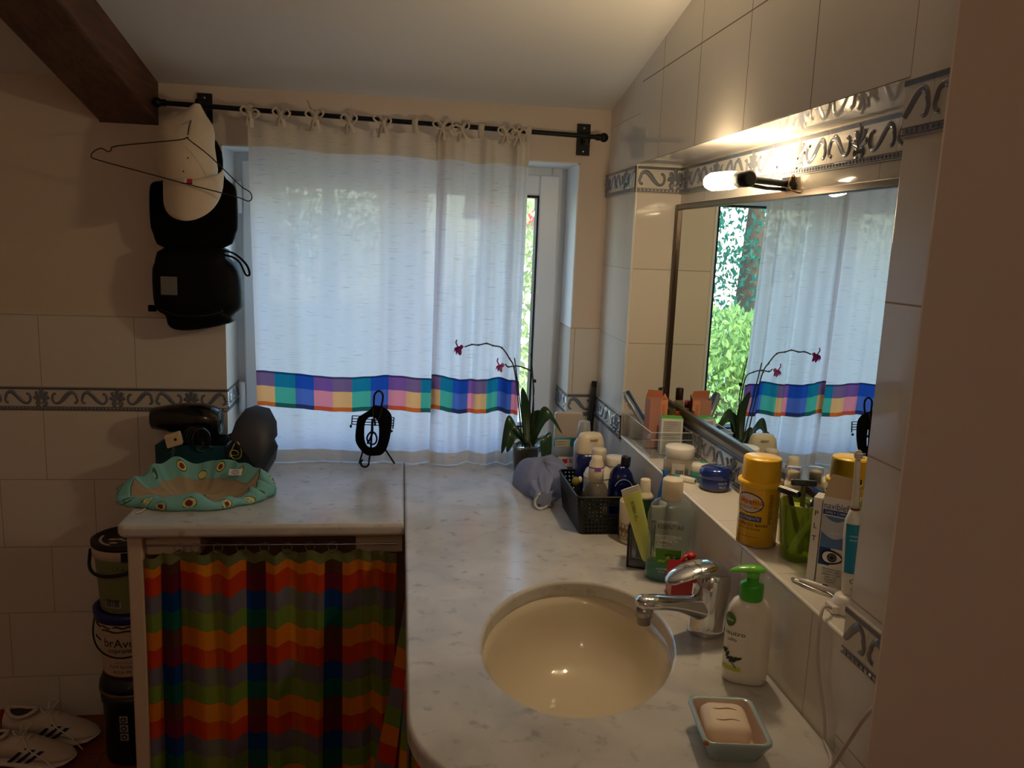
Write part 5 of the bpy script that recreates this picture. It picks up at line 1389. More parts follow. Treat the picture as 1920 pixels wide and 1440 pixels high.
# ---------------------------------------------------------------- in front of the ledge
def smallthings():
    t = thing('patterned_tumbler', 'cream ceramic tumbler with brown floral pattern behind the toothpaste cup', 'tumbler', (.527, -.668, CT), 0)
    b = MB(); b.lathe([(.024, 0), (.027, .003), (.0305, .045), (.0315, .096), (.0300, .098), (.0285, .094), (.0270, .02), (.001, .016)], 36); b.build('tumbler_body', P('cream_glaze', (214, 200, 170), .2, coat=.3), t)
    b = MB()
    for k in range(8):
        fn = cyl(.0303, -2.9 + .36 * k, .033); b.tube([fn(.0065 * math.cos(2 * PI * i / 16) * (1 - .3 * math.sin(2 * PI * i / 8)), .016 * math.sin(2 * PI * i / 16)) for i in range(16)], .0008, 5, closed=True); disc(b, cyl(.0304, -2.9 + .36 * k, .033), 0, 0, .003, .006, 0, 12)
    for z in (.012, .055): b.tube([(.0298 * math.cos(2 * PI * i / 32) * (1 + .0 * z), .0298 * math.sin(2 * PI * i / 32), z) for i in range(32)], .0008, 5, closed=True)
    b.build('floral_band', P('brown_glaze', (120, 92, 46), .4), t)
    t = thing('toothbrush_cup', 'square dark framed glass cup holding the lime toothpaste', 'cup', (.507, -.806, CT), math.radians(-24))
    fr = MB(); w, h = .023, .092
    for x, y in ((-w, -w), (w, -w), (w, w), (-w, w)): fr.tube([(x, y, .002), (x * 1.06, y * 1.06, h)], .0022, 8)
    for z, k in ((.003, 1), (h, 1.06)): fr.tube([(-w * k, -w * k, z), (w * k, -w * k, z), (w * k, w * k, z), (-w * k, w * k, z)], .0020, 8, closed=True)
    fr.build('cup_frame', P('dark_frame', (46, 40, 40), .4, metal=.3), t)
    g = MB(); g.loft([[(-w, -w, .004), (w, -w, .004), (w, w, .004), (-w, w, .004)], [(-w * 1.05, -w * 1.05, h - .002), (w * 1.05, -w * 1.05, h - .002), (w * 1.05, w * 1.05, h - .002), (-w * 1.05, w * 1.05, h - .002)]], 0, None, False, False)
    g.add([(-w, -w, .004), (w, -w, .004), (w, w, .004), (-w, w, .004)], [(0, 1, 2, 3)]); g.build('cup_glass', clear('smoked_glass', (206, 210, 216), .03, .42, (104, 112, 122)), t)
    t = thing('toothpaste_tube', 'lime green toothpaste tube leaning crimp up in the square cup', 'toothpaste', (.516, -.822, CT + .006), 0)
    A = Vector((.002, -.004, .018)); B_ = Vector((-.052, -.022, .176))
    d = (B_ - A).normalized(); sx = d.cross(Vector((0, 1, 0))).normalized(); sy = sx.cross(d).normalized()
    b = MB(); secs = []
    for k, (tt, rx, ry) in enumerate([(0, .014, .013), (.3, .016, .011), (.7, .018, .006), (.92, .0195, .002), (.921, .0195, .0014), (1.0, .0195, .0012)]):
        c = A + (B_ - A) * tt; secs.append([tuple(c + sx * rx * math.cos(2 * PI * i / 24) + sy * ry * math.sin(2 * PI * i / 24)) for i in range(24)])
    b.loft(secs[:4]); b.build('tube_body', P('lime_tube', (220, 230, 120), .35), t)
    b2 = MB(); b2.loft(secs[4:]); b2.build('tube_crimp', WHITE_PLASTIC, t)
    b = MB(); b.lathe([(.010, -.014), (.011, 0)], 20, 0, Matrix.Translation(A) @ d.to_track_quat('Z', 'Y').to_matrix().to_4x4()); b.build('tube_cap', WHITE_PLASTIC, t)
    nrm = sy if sy.y < 0 else -sy; right = d.cross(nrm).normalized()
    def on(x, y, e=.0): c = A + (B_ - A) * .66 + d * x - right * y; return tuple(c + nrm * (.0072 + e))
    b = MB(); b.text('ECCO VERDE', .010, 0, fn=lambda x, y: on(x, y + .004)); b.text('MENTA', .0075, 1, fn=lambda x, y: on(x - .01, y - .008))
    b.build('tube_lettering', [P('tube_ink', (40, 70, 34), .5), WHITE_INK], t)
    t = thing('toothpaste_tube', 'dark green tube with cream cap up, standing behind the lime toothpaste', 'toothpaste', (.516, -.797, CT + .006), 0)
    b = MB(); secs = []
    for z, rx, ry in [(0, .016, .003), (.06, .0155, .008), (.128, .0145, .0135), (.136, .0145, .0145)]: secs.append([(rx * math.cos(2 * PI * i / 24), ry * math.sin(2 * PI * i / 24), z) for i in range(24)])
    b.loft(secs, 0, T(0, 0, .008) @ Ry(-.03)); b.build('tube_body', P('green_tube', (58, 92, 78), .35), t)
    b = MB(); b.lathe([(.0175, .140), (.0175, .144), (.012, .151), (.011, .155), (.0105, .178), (.009, .180), (.001, .180)], 24, 0, Ry(-.03)); b.build('tube_cap', CREAM_PLASTIC, t)
    t = thing('white_mug', 'white mug with a blue razor in it behind the mouthwash bottle', 'mug', (.563, -.716, CT), 0)
    b = MB(); b.lathe([(.019, 0), (.021, .003), (.0235, .100), (.025, .106), (.0235, .108), (.0215, .102), (.0195, .02), (.001, .016)], 30); b.build('mug_body', P('white_glaze', (230, 226, 218), .15, coat=.4), t)
    t = thing('disposable_razor', 'blue plastic razor handle standing in the white mug', 'razor', (.563, -.716, CT + .017), 0)
    b = MB(); b.tube(smoothpath([(-.008, .004, .004), (.0, .0, .07), (.014, -.006, .150)], 4), .0042, 10); b.tube([(.014, -.006, .15), (.010, -.007, .168)], .003, 8); b.tube([(.014, -.006, .15), (.021, -.005, .166)], .003, 8); b.build('razor_handle', P('razor_blue', (36, 112, 190), .3), t)
    b = MB(); b.ball((-.004, -.006, .092), (.010, .008, .012)); b.build('razor_head', P('razor_navy', (30, 40, 130), .3), t)
    t = thing('black_nail_brush', 'black brush head poking out behind the cream cap tube', 'brush', (.530, -.735, CT), 0)
    b = MB(); b.tube([(0, 0, 0), (.0, .0, .12)], .004, 10); b.box((-.008, -.005, .118), (.010, .006, .148)); b.build('brush_body', BLACK_PLASTIC, t, bevel=.002)

    t = thing('mouthwash_bottle', 'large clear mouthwash bottle with white cap and little teal liquid', 'bottle', (.541, -.880, CT), math.radians(-20))
    CB = clear('clear_pet', (236, 242, 238), .03, .16, (214, 224, 214))
    b = MB(); bottle(b, [(.035, 0), (.040, .004), (.0415, .02), (.040, .045), (.0385, .07), (.0415, .11), (.0425, .135), (.038, .155), (.028, .166), (.0175, .172), (.0165, .176)], 0, 1.06, .60); b.build('bottle_body', CB, t)
    b = MB(); bottle(b, [(.033, .0022), (.0380, .005), (.0395, .02), (.0387, .036), (.001, .036)], 0, 1.06, .58); b.build('teal_liquid', clear('teal_liquid', (70, 206, 196), .02, .50, (24, 176, 168)), t)
    b = MB(); b.lathe([(.0185, .170), (.0205, .172), (.0208, .186), (.0205, .208), (.019, .211), (.001, .212)], 32); b.build('bottle_cap', CREAM_PLASTIC, t)
    fy = -.0262
    def F(x, z, e=0.0): return (x, -.0250 - .0012 - e + (x / .044) ** 4 * .012, z)
    b = MB(); b.grid(10, 2, lambda u, v: F(-.024 + .050 * u, .038 + .034 * v)); b.build('green_label', P('mint_label', (86, 150, 34), .4), t)
    b = MB(); q = random.Random(2)
    for k in range(9):
        x, z = q.uniform(-.018, .018), q.uniform(.044, .060)
        leafblade(b, F(x, z, .001), F(x + .004, z + .004, .0022), F(x + q.uniform(-.012, .012), z + q.uniform(.002, .009), .001), .004, k % 2)
    b.build('mint_leaves', [P('mint_dark', (40, 96, 30), .5), P('mint_pale', (160, 200, 110), .5)], t); t.children[-1]['kind'] = 'stuff'
    b = MB(); b.text('COLLUTORIO', .0065, 0, fn=lambda x, y: F(x - .004, y + .129, .0006)); b.text('ESSENTIAE', .0122, 1, fn=lambda x, y: F(x + .002, y + .118, .0006), wide=.92)
    b.text('PROTEZIONE', .0086, 0, fn=lambda x, y: F(x - .001, y + .098, .0006)); b.text('COMPLETA', .0086, 0, fn=lambda x, y: F(x - .004, y + .090, .0006)); b.text('Fluoruro', .0055, 0, fn=lambda x, y: F(x - .012, y + .082, .0006)); b.text('Antibatterico', .0055, 0, fn=lambda x, y: F(x - .010, y + .0765, .0006))
    b.text('ALITO FRESCO', .0045, 0, fn=lambda x, y: F(x - .006, y + .030, .0006)); b.text('500 ml', .0045, 0, fn=lambda x, y: F(x - .010, y + .024, .0006))
    b.build('bottle_lettering', [WHITE_INK, P('dark_green_ink', (30, 52, 40), .5)], t)
    b = MB(); b.grid(4, 2, lambda u, v: F(.012 + .012 * u, .036 + .018 * v, .0012), 0); b.text('30', .008, 1, fn=lambda x, y: F(x + .018, y + .044, .0018)); b.build('white_badge', [P('badge_white', (226, 226, 216), .5), INK], t)

    t = thing('red_gift_box', 'open red card box behind the tap', 'box', (.550, -.968, CT), math.radians(-8))
    RD = P('red_card', (182, 30, 38), .35, coat=.2); b = MB(); w, d, h, k = .033, .026, .042, .0015
    b.box((-w, -d, 0), (w, d, k)); b.box((-w, -d, k), (w, -d + k, h)); b.box((-w, d - k, k), (w, d, h)); b.box((-w, -d + k, k), (-w + k, d - k, h)); b.box((w - k, -d + k, k), (w, d - k, h))
    b.build('box_body', RD, t)
    b = MB(); b.add([(-w, d, h), (w, d, h), (w, d + .008, h + .020), (-w + .004, d + .008, h + .020)], [(0, 1, 2, 3)]); b.build('box_flap', RD, t, solid=.001)
    t = thing('red_pump_bottle', 'small black bottle with a red pump standing in the red box', 'bottle', (.556, -.968, CT + .0018), 0)
    b = MB(); b.lathe([(.016, 0), (.018, .002), (.018, .036), (.014, .046), (.0135, .049)], 28); b.build('bottle_body', BLACK_GLOSS, t)
    b = MB(); b.lathe([(.0145, .048), (.0145, .062), (.013, .064)], 28); b.build('pump_collar', BLACK_PLASTIC, t)
    b = MB(); b.lathe([(.0065, .063), (.0065, .078), (.0095, .080), (.0105, .084), (.008, .088), (.001, .089)], 24); b.tube(smoothpath([(0, -.002, .084), (-.014, -.006, .083), (-.022, -.009, .076)], 4), .0038, 10); b.build('pump_head', P('red_plastic', (190, 26, 34), .25, coat=.4), t)

    t = thing('soap_dispenser', 'white soap dispenser with green pump in front of the tap', 'soap dispenser', (.541, -1.268, CT), math.radians(-22))
    WH = P('dispenser_white', (232, 226, 212), .3, coat=.2)
    b = MB(); bottle(b, [(.028, 0), (.033, .003), (.0345, .02), (.0345, .06), (.0335, .095), (.0315, .118), (.025, .130), (.018, .135), (.0165, .137)], 0, 1.0, .68, 2.8); b.build('bottle_body', WH, t)
    GRN = P('pump_green', (64, 172, 44), .28, coat=.2)
    b = MB(); b.lathe([(.0172, .134), (.0180, .136), (.0180, .157), (.016, .160), (.0095, .162), (.0090, .172)], 30); b.build('pump_collar', GRN, t)
    b = MB(); secs = []
    for x, w_, h_, z in [(.018, .003, .002, .181), (.015, .010, .005, .181), (.005, .0135, .0066, .1815), (-.008, .0125, .0062, .182), (-.022, .0085, .005, .181), (-.033, .0045, .0034, .179), (-.036, .002, .0015, .178)]:
        secs.append([(x, w_ * math.cos(2 * PI * k / 24), z + h_ * math.sin(2 * PI * k / 24) * (1 if math.sin(2 * PI * k / 24) > 0 else .55)) for k in range(24)])
    b.loft(secs, 0, Rz(.3)); b.lathe([(.0095, .168), (.0105, .18)], 24); b.build('pump_head', P('pump_top_green', (110, 206, 66), .25, coat=.3), t)
    b = MB(); ef = lambda a, z: sell(.0346, .0236, a, z)
    A_ = -PI / 2 - .75
    disc(b, ef(A_ - .1, .104), 0, 0, .0085, .0115, 0)
    b.text('bio', .009, 3, fn=sell(.0349, .0239, A_ - .1, .104)); b.text('neutro', .0105, 2, fn=sell(.0350, .0239, A_ + .15, .083)); b.text('olio', .008, 2, fn=sell(.0352, .0241, A_ + .1, .073))
    patch(b, sell(.0350, .0239, A_, .026), -.012, .016, -.004, .003, 1, 8, 2)
    f3 = sell(.0352, .0242, A_ + .05, .050)
    for k in range(7):
        an = .5 + .5 * k; 
        cx_, cy_ = -.010 + .0034 * k, .004 * math.sin(an * 2) - .0016 * k; ca, sa = math.cos(.5 + .35 * (k % 3)), math.sin(.5 + .35 * (k % 3))
        disc(b, lambda x, y: f3(cx_ + x * ca - y * sa, cy_ + x * sa + y * ca), 0, 0, .0056, .0021, 2, 14)
    b.tube([f3(-.012 + .003 * q_, .006 - .004 * q_) for q_ in range(8)], .0006, 5, 2)
    b.build('dispenser_label', [P('leaf_badge', (70, 116, 44), .4), P('lime_print', (190, 204, 70), .5), P('ink_green', (40, 62, 40), .5), WHITE_INK], t)

    t = thing('soap_dish', 'pale blue chipped ceramic soap dish at the slab corner', 'soap dish', (.448, -1.430, CT), math.radians(-8))
    b = MB()
    def rr(w, d, r, z, n=5):
        out = []
        for sx, sy, a0 in ((1, -1, -PI / 2), (1, 1, 0), (-1, 1, PI / 2), (-1, -1, PI)):
            for k in range(n + 1):
                a = a0 + PI / 2 * k / n; out.append((sx * (w - r) + r * math.cos(a), sy * (d - r) + r * math.sin(a), z))
        return out
    w, d = .0455, .058
    BLU = P('pale_blue_glaze', (168, 192, 194), .2, coat=.4, var=.06, vscale=40); INR = P('pink_beige_glaze', (212, 188, 170), .25, coat=.3)
    b.loft([rr(w * .70, d * .70, .012, .0), rr(w * .74, d * .74, .012, .002), rr(w * .93, d * .93, .013, .024), rr(w, d, .013, .031), rr(w, d, .013, .035), rr(w - .003, d - .003, .012, .036), rr(w - .006, d - .006, .011, .034)], 0, None, True, False)
    b.add(rr(w * .70, d * .70, .012, .0), [tuple(reversed(range(24)))]); b.build('dish_body', BLU, t)
    b = MB(); b.loft([rr(w - .006, d - .006, .011, .034), rr(w * .80, d * .80, .012, .018), rr(w * .72, d * .72, .012, .0085)], 0, None, True, False); b.add(rr(w * .72, d * .72, .012, .0085), [tuple(range(24))]); b.build('dish_inside', INR, t)
    b = MB(); b.ball((-.0425, -.0535, .0335), (.0042, .0042, .0028), 0, None, 10, 6); b.build('chip', P('bare_clay', (150, 96, 62), .9), t)
    b = MB()
    for x, y in ((-.01, -.033), (.006, -.041)): b.lathe([(.0028, 0), (.0028, .0006)], 14, 0, T(x, y, .0087))
    b.build('drain_holes', INK, t); t.children[-1]['kind'] = 'stuff'
    t = thing('soap_bar', 'cream worn bar of soap with cracks in the pale blue dish', 'soap', (.446, -1.424, CT + .0095), math.radians(-10))
    b = MB(); secs = []
    for k, z in [(.80, 0), (.95, .004), (1.0, .011), (.98, .018), (.86, .0235), (.6, .0258), (.2, .0266)]: secs.append([(p[0], p[1], p[2]) for p in rr(.0315 * k, .0345 * k, .015 * k, z)])
    b.loft(secs, 0, T(0, 0, .004) @ Rx(.10)); b.build('soap_body', P('soap_cream', (240, 222, 196), .5, spec=.4), t)
    b = MB(); ST_ = P('soap_crack', (150, 118, 84), .8)
    for y0, x0, x1 in ((.011, -.028, .027), (-.012, -.026, .028)):
        b = MB(); b.tube([(x0 + (x1 - x0) * k / 10, y0 + .0014 * math.sin(k * 1.3), .0309 + .0995 * y0 - .0052 * (abs(x0 + (x1 - x0) * k / 10) / .026) ** 3) for k in range(11)], .0006, 5); b.build('crack', ST_, t)
smallthings()
# ---------------------------------------------------------------- on the ledge of the niche
LZ = LEDGE + .0016
def cardbox(t, w, d, h, faces, open_top=True, flap=None):
    """open carton: faces = [front, right, back, left] materials"""
    b = MB(); k = .0008
    b.box((-w, -d, 0), (w, -d + k, h), 0); b.box((w - k, -d + k, 0), (w, d, h), 1); b.box((-w, d - k, 0), (w - k, d, h), 2); b.box((-w, -d + k, 0), (-w + k, d - k, h), 3); b.box((-w + k, -d + k, 0), (w - k, d - k, k), 2)
    if not open_top: b.box((-w, -d, h), (w, d, h + k), 4)
    return b.build('carton', faces, t)
def ledge():
    ACR = clear('acrylic', (244, 246, 246), .02, .03, (230, 234, 236))
    x0, x1, y0, y1, h = .5975, .699, -.545, -.318, .064
    t = thing('acrylic_bin', 'clear acrylic organiser at the far end of the tiled ledge', 'organiser', ((x0 + x1) / 2, (y0 + y1) / 2, LZ))
    w, d, k = (x1 - x0) / 2, (y1 - y0) / 2, .0018
    b = MB(); b.box((-w, -d, 0), (w, d, k)); b.box((-w, -d, k), (w, -d + k, h)); b.box((-w, d - k, k), (w, d, h)); b.box((-w, -d + k, k), (-w + k, d - k, h)); b.box((w - k, -d + k, k), (w, d - k, h)); b.build('bin_walls', ACR, t)
    b = MB(); b.tube([(-w, -d, h), (w, -d, h), (w, d, h), (-w, d, h)], .0011, 6, closed=True); b.tube([(-w, -d, h * .72), (w, -d, h * .72)], .0007, 6); b.build('bin_edge', P('acrylic_edge', (232, 236, 236), .15, spec=.8), t)
    z = LZ + .0025
    t = thing('clear_handled_brush', 'clear and blue grooming brush leaning out of the acrylic bin', 'brush', (.632, -.420, z), 0)
    A = Vector((.012, -.020, .006)); B_ = Vector((-.056, .050, .128)); dd = (B_ - A).normalized(); Mx = Matrix.Translation(A) @ dd.to_track_quat('Z', 'Y').to_matrix().to_4x4(); Ln = (B_ - A).length
    b = MB(); secs = []
    for q, wx, wy in [(0, .005, .003), (.25, .007, .005), (.5, .010, .006), (.75, .013, .007), (.9, .013, .006), (1, .009, .003)]: secs.append([(wx * math.cos(2 * PI * i / 20), wy * math.sin(2 * PI * i / 20), q * Ln) for i in range(20)])
    b.loft(secs, 0, Mx); b.build('brush_handle', P('grey_blue_handle', (120, 132, 146), .2, coat=.4), t)
    b = MB(); b.tube([(0, .008 - .002 * (k == 0), Ln * (.35 + .16 * k)) for k in range(5)], .0055, 8, 0, Mx, flat=.5); b.build('brush_back', P('blue_back', (40, 70, 124), .3), t)
    b = MB(); b.box((-.009, -.010, Ln * .70), (.009, -.005, Ln * .80), 0, Mx); b.build('brush_pad', P('ivory_pad', (230, 222, 196), .6), t, bevel=.002)
    b = MB(); b.box((-.009, -.010, Ln * .84), (.009, -.005, Ln * .96), 0, Mx); b.build('brush_pad', P('ice_pad', (206, 220, 232), .3), t, bevel=.002)
    t = thing('pink_carton', 'tall salmon pink carton with an open flap in the acrylic bin', 'carton', (.642, -.432, z), math.radians(8))
    SAL = P('salmon_card', (240, 160, 122), .6); SAL2 = P('salmon_side', (196, 140, 124), .6)
    cardbox(t, .024, .015, .124, [SAL2, SAL, SAL2, SAL2])
    b = MB(); b.add([(-.024, .015, .124), (.024, .015, .124), (.018, .008, .142), (-.022, .006, .146)], [(0, 1, 2, 3)]); b.add([(.024, -.015, .124), (.024, .015, .124), (.026, .010, .134)], [(0, 1, 2)]); b.build('carton_flap', SAL, t, solid=.0008, off=0)
    b = MB(); b.text('COCONUT', .009, 0, T(.012, -.0156, .088) @ Rx(PI / 2) @ Rz(-PI / 2)); b.text('docciacrema', .0075, 0, T(.012, -.0156, .045) @ Rx(PI / 2) @ Rz(-PI / 2)); b.box((.005, -.0154, .002), (.0236, -.0151, .122), 1); b.build('carton_lettering', [P('maroon_ink', (104, 30, 40), .5), SAL], t)
    t = thing('hair_oil_bottle', 'clear round bottle with dark brown cap beside the mirror edge', 'bottle', (.676, -.365, z), 0)
    b = MB(); b.lathe([(.012, 0), (.0135, .003), (.0135, .09), (.012, .104), (.008, .110)], 28); b.build('bottle_body', clear('oil_glass', (214, 206, 186), .04, .15, (190, 180, 156)), t)
    b = MB(); b.lathe([(.0095, .109), (.0100, .110), (.0100, .138), (.008, .140), (.001, .140)], 24); b.build('bottle_cap', P('brown_cap', (46, 26, 20), .3), t)
    t = thing('green_top_carton', 'white and grey carton with green top leaning in the acrylic bin', 'carton', (.661, -.497, z), math.radians(-10))
    GC = P('carton_grey', (196, 194, 188), .6); GT = P('carton_green', (86, 176, 72), .5)
    cardbox(t, .026, .019, .090, [P('carton_white', (228, 226, 218), .6), GC, GC, GC, GT], False)
    b = MB(); b.box((-.0215, -.0196, .048), (.0215, -.0192, .084), 0); b.box((-.0215, -.0196, .004), (.0215, -.0192, .044), 0)
    q = random.Random(6)
    for k in range(14): zz = .081 - .0054 * k; b.box((-.018, -.0200, zz), (-.018 + q.uniform(.015, .034), -.0197, zz + .0012), 1)
    b.build('carton_print', [P('print_panel', (188, 186, 182), .6), P('print_line', (140, 138, 134), .6)], t)
    t = thing('tomato_print_pouch', 'green carton printed with red tomatoes next to the mirror', 'carton', (.683, -.450, z), 0)
    OL_ = P('olive_print', (84, 92, 42), .5)
    cardbox(t, .0125, .018, .098, [OL_, OL_, OL_, OL_])
    b = MB(); q = random.Random(8)
    for k in range(9):
        x, zz = q.uniform(-.009, .009), .01 + .0105 * k; b.ball((x, -.0182, zz), (.0058, .0012, .0058), k % 3 if k % 3 < 2 else 0, None, 12, 6)
    for k in range(8): zz = .008 + .012 * k; x = q.uniform(-.008, .008); leafblade(b, (x, -.0188, zz), (x + .004, -.0193, zz + .005), (x + .008 * q.choice((-1, 1)), -.0188, zz + .009), .0028, 2)
    b.build('tomato_print', [P('tomato_red', (206, 52, 34), .4), P('tomato_orange', (220, 120, 40), .4), P('print_leaf', (60, 110, 50), .5)], t); t.children[-1]['kind'] = 'stuff'
    t = thing('pink_cap_tube', 'yellow tube with a pink cap tucked behind the tomato carton', 'tube', (.666, -.404, z), 0)
    b = MB(); b.lathe([(.009, 0), (.010, .005), (.010, .092), (.008, .098)], 20); b.build('tube_body', P('yellow_tube', (206, 180, 90), .4), t)
    b = MB(); b.lathe([(.0085, .096), (.0085, .112), (.007, .114), (.001, .114)], 20); b.build('tube_cap', P('pink_cap', (226, 96, 130), .35), t)

    t = thing('white_lid_jar', 'clear cosmetic jar with white lid on the ledge before the acrylic bin', 'jar', (.624, -.676, LZ), 0)
    b = MB(); b.lathe([(.030, 0), (.0335, .003), (.0345, .012), (.0345, .034), (.031, .040), (.0295, .042)], 40); b.build('jar_body', clear('jar_glass', (226, 222, 214), .05, .30, (206, 198, 188)), t)
    b = MB(); b.lathe([(.0315, .041), (.0325, .042), (.0325, .062), (.031, .0645), (.001, .065)], 40); b.build('jar_lid', WHITE_PLASTIC, t)
    b = MB(); f = cyl(.0349, -PI / 2 - .35, .020); patch(b, f, -.015, .013, -.013, .012, 0, 8, 1); q = random.Random(5); x = -.006
    while x < .010: wv = q.choice((.0006, .001, .0014)); patch(b, cyl(.0353, -PI / 2 - .35, .014), x, x + wv, -.005, .004, 1, 1, 1); x += wv + .0009
    patch(b, cyl(.0349, -PI / 2 + .55, .020), -.008, .008, -.013, .012, 0, 5, 1); b.build('jar_label', [P('jar_label', (214, 206, 196), .5), INK], t)
    t = thing('teal_cream_jar', 'small teal and white jar behind the blue jar', 'jar', (.656, -.728, LZ), 0)
    b = MB(); b.lathe([(.018, 0), (.021, .003), (.0215, .020), (.020, .022)], 30); b.build('jar_body', P('teal_plastic', (64, 150, 146), .3), t)
    b = MB(); b.lathe([(.0205, .0215), (.0215, .0225), (.0215, .034), (.019, .0385), (.001, .039)], 30); b.build('jar_lid', WHITE_PLASTIC, t)
    b = MB(); b.grid(8, 3, lambda u, v: ((.004 + .015 * v) * math.cos(.2 + 1.4 * u), (.004 + .015 * v) * math.sin(.2 + 1.4 * u), .0393)); b.build('lid_wedge', P('green_wedge', (52, 160, 128), .4), t)
    t = thing('blue_cream_jar', 'glossy royal blue cream jar on the ledge', 'jar', (.664, -.790, LZ), 0)
    BLJ = P('royal_blue', (30, 56, 140), .12, metal=.35, coat=.6)
    b = MB(); b.lathe([(.026, 0), (.030, .003), (.031, .006)], 40); b.build('jar_base', clear('jar_base_glass', (210, 200, 190), .05, .4, (170, 160, 152)), t)
    b = MB(); b.lathe([(.031, .006), (.0315, .008), (.0315, .026), (.031, .027)], 40); b.build('jar_body', P('blue_band', (40, 60, 130), .25, coat=.4), t)
    b = MB(); b.lathe([(.0315, .0265), (.0328, .028), (.0328, .040), (.030, .046), (.022, .0495), (.001, .0505)], 40); b.build('jar_lid', BLJ, t)
    b = MB(); b.text('DOLCE', .0062, 0, fn=cyl(.0317, -PI / 2 + .18, .020)); b.text('PELLE', .0062, 0, fn=cyl(.0317, -PI / 2 + .18, .012)); b.build('jar_lettering', WHITE_INK, t)
    t = thing('ointment_tube', 'little white tube with a teal cap lying on the ledge', 'tube', (.626, -.744, LZ + .0065), math.radians(-48))
    b = MB(); b.lathe([(.0064, -.022), (.0066, -.02), (.0062, .014)], 18, 0, Ry(PI / 2)); b.build('tube_body', WHITE_PLASTIC, t)
    b = MB(); b.lathe([(.0058, -.036), (.0062, -.035), (.0062, -.022)], 18, 0, Ry(PI / 2)); b.build('tube_cap', P('tube_teal', (50, 140, 140), .4), t)
    b = MB(); b.lathe([(.0035, .0142), (.0035, .0146)], 14, 0, Ry(PI / 2)); b.build('tube_mouth', P('brown_mouth', (120, 84, 56), .6), t)

    t = thing('shaving_foam_can', 'tall yellow shaving foam can on the tiled ledge', 'can', (.6265, -1.106, LZ), 0)
    t.scale = (1, 1, .945); t.location.x = .629 - .010; t.location.y = -1.102
    YE = P('can_yellow', (244, 190, 34), .25, coat=.4); YC = P('can_cap_yellow', (255, 202, 36), .3)
    b = MB(); b.lathe([(.030, 0), (.0335, .0015), (.0335, .003)], 44); b.build('can_base', STEEL, t)
    b = MB(); b.lathe([(.0338, .003), (.0338, .112), (.0345, .114)], 44); b.build('can_body', YE, t)
    b = MB(); b.lathe([(.0375, .112), (.0385, .114), (.0385, .120), (.0365, .1215), (.0325, .1215), (.0325, .1225), (.0318, .160), (.0305, .1625), (.001, .1625)], 44); b.build('can_cap', YC, t)
    A_ = -PI / 2 - .98
    b = MB(); disc(b, cyl(.0339, A_, .083), 0, 0, .0265, .0185, 0, 40); disc(b, cyl(.0342, A_, .083), 0, 0, .0245, .0168, 1, 40); b.build('oval_label', [P('label_navy', (24, 34, 84), .4), P('label_white', (226, 214, 206), .4)], t)
    b = MB(); b.text('oxzema', .0150, 0, fn=cyl(.0346, A_ + .06, .086)); b.text('PROTECTIVE SHAVE', .0050, 1, fn=cyl(.0346, A_ + .06, .0745))
    b.text('SCHIUMA DA BARBA', .0072, 1, fn=cyl(.0342, A_ + .10, .043)); b.text('Burro di Cacao', .0066, 2, fn=cyl(.0342, A_ + .10, .036)); b.build('can_lettering', [RED_INK, INK, P('brown_ink', (110, 60, 20), .5)], t)
    b = MB(); patch(b, cyl(.0340, A_, .0545), -.02, .024, -.0045, .0045, 0, 14, 1); b.text('NUTRIENTE', .0072, 1, fn=cyl(.0344, A_ + .08, .0545)); b.build('blue_strip', [BLUE_INK, WHITE_INK], t)
    b = MB(); patch(b, cyl(.0340, A_ + .1, .020), -.022, .018, -.0004, .0004, 0, 10, 1); b.build('red_rule', RED_INK, t)
    b = MB(); f = cyl(.0341, A_ + 1.15, .075)
    for k in range(16): b.add([f(-.004, -.028 + .0035 * k), f(.004, -.028 + .0035 * k), f(.004, -.0262 + .0035 * k), f(-.004, -.0262 + .0035 * k)], [(0, 1, 2, 3)])
    b.build('side_print', P('print_brown', (150, 104, 14), .6), t)

    t = thing('spray_bottle', 'slim white spray bottle with clear cap between yellow can and green cup', 'bottle', (.680, -1.098, LZ), 0)
    b = MB(); b.lathe([(.016, 0), (.0175, .002), (.0175, .095), (.0155, .105), (.011, .110)], 28); b.build('bottle_body', P('spray_white', (228, 224, 210), .35), t)
    b = MB(); b.lathe([(.0105, .108), (.0105, .126), (.007, .128), (.001, .128)], 24); b.build('spray_nozzle', CREAM_PLASTIC, t)
    b = MB(); b.lathe([(.0135, .106), (.0135, .132), (.012, .134), (.001, .134)], 24); b.build('clear_cap', clear('cap_clear', (238, 238, 236), .03, .12, (230, 228, 222)), t)
    b = MB(); patch(b, cyl(.0178, -PI / 2 - .4, .030), -.008, .008, -.003, .003, 0, 5, 1); b.build('green_stripe', P('stripe_green', (70, 140, 70), .5), t)
    t = thing('green_tumbler', 'translucent green tumbler holding razors on the ledge', 'tumbler', (.655, -1.180, LZ), 0)
    GG = clear('green_glass', (228, 238, 160), .03, .16, (168, 196, 44))
    b = MB(); b.lathe([(.021, .0), (.024, .003), (.0285, .03), (.0325, .070), (.0345, .098), (.0335, .099), (.0315, .070), (.0270, .028), (.022, .008), (.001, .006)], 40); b.build('tumbler_body', GG, t)
    def razor(label, base, tip, col, headcol, hw=.020):
        t = thing('razor', label, 'razor', (.655, -1.180, LZ + .010), 0)
        A, B_ = Vector(base), Vector(tip); d_ = (B_ - A).normalized(); M = Matrix.Translation(B_) @ d_.to_track_quat('Z', 'Y').to_matrix().to_4x4()
        b = MB(); b.tube(smoothpath([A, A * .55 + B_ * .45 + Vector((0, .001, .002)), B_], 5), [.0045, .005, .0055, .0055, .005, .0046, .0042, .0042, .004, .0038, .0036], 10); b.build('razor_handle', col, t)
        b = MB(); b.box((-hw, -.004, -.002), (hw, .005, .007), 0, M); b.build('razor_head', headcol, t, bevel=.001)
        b = MB()
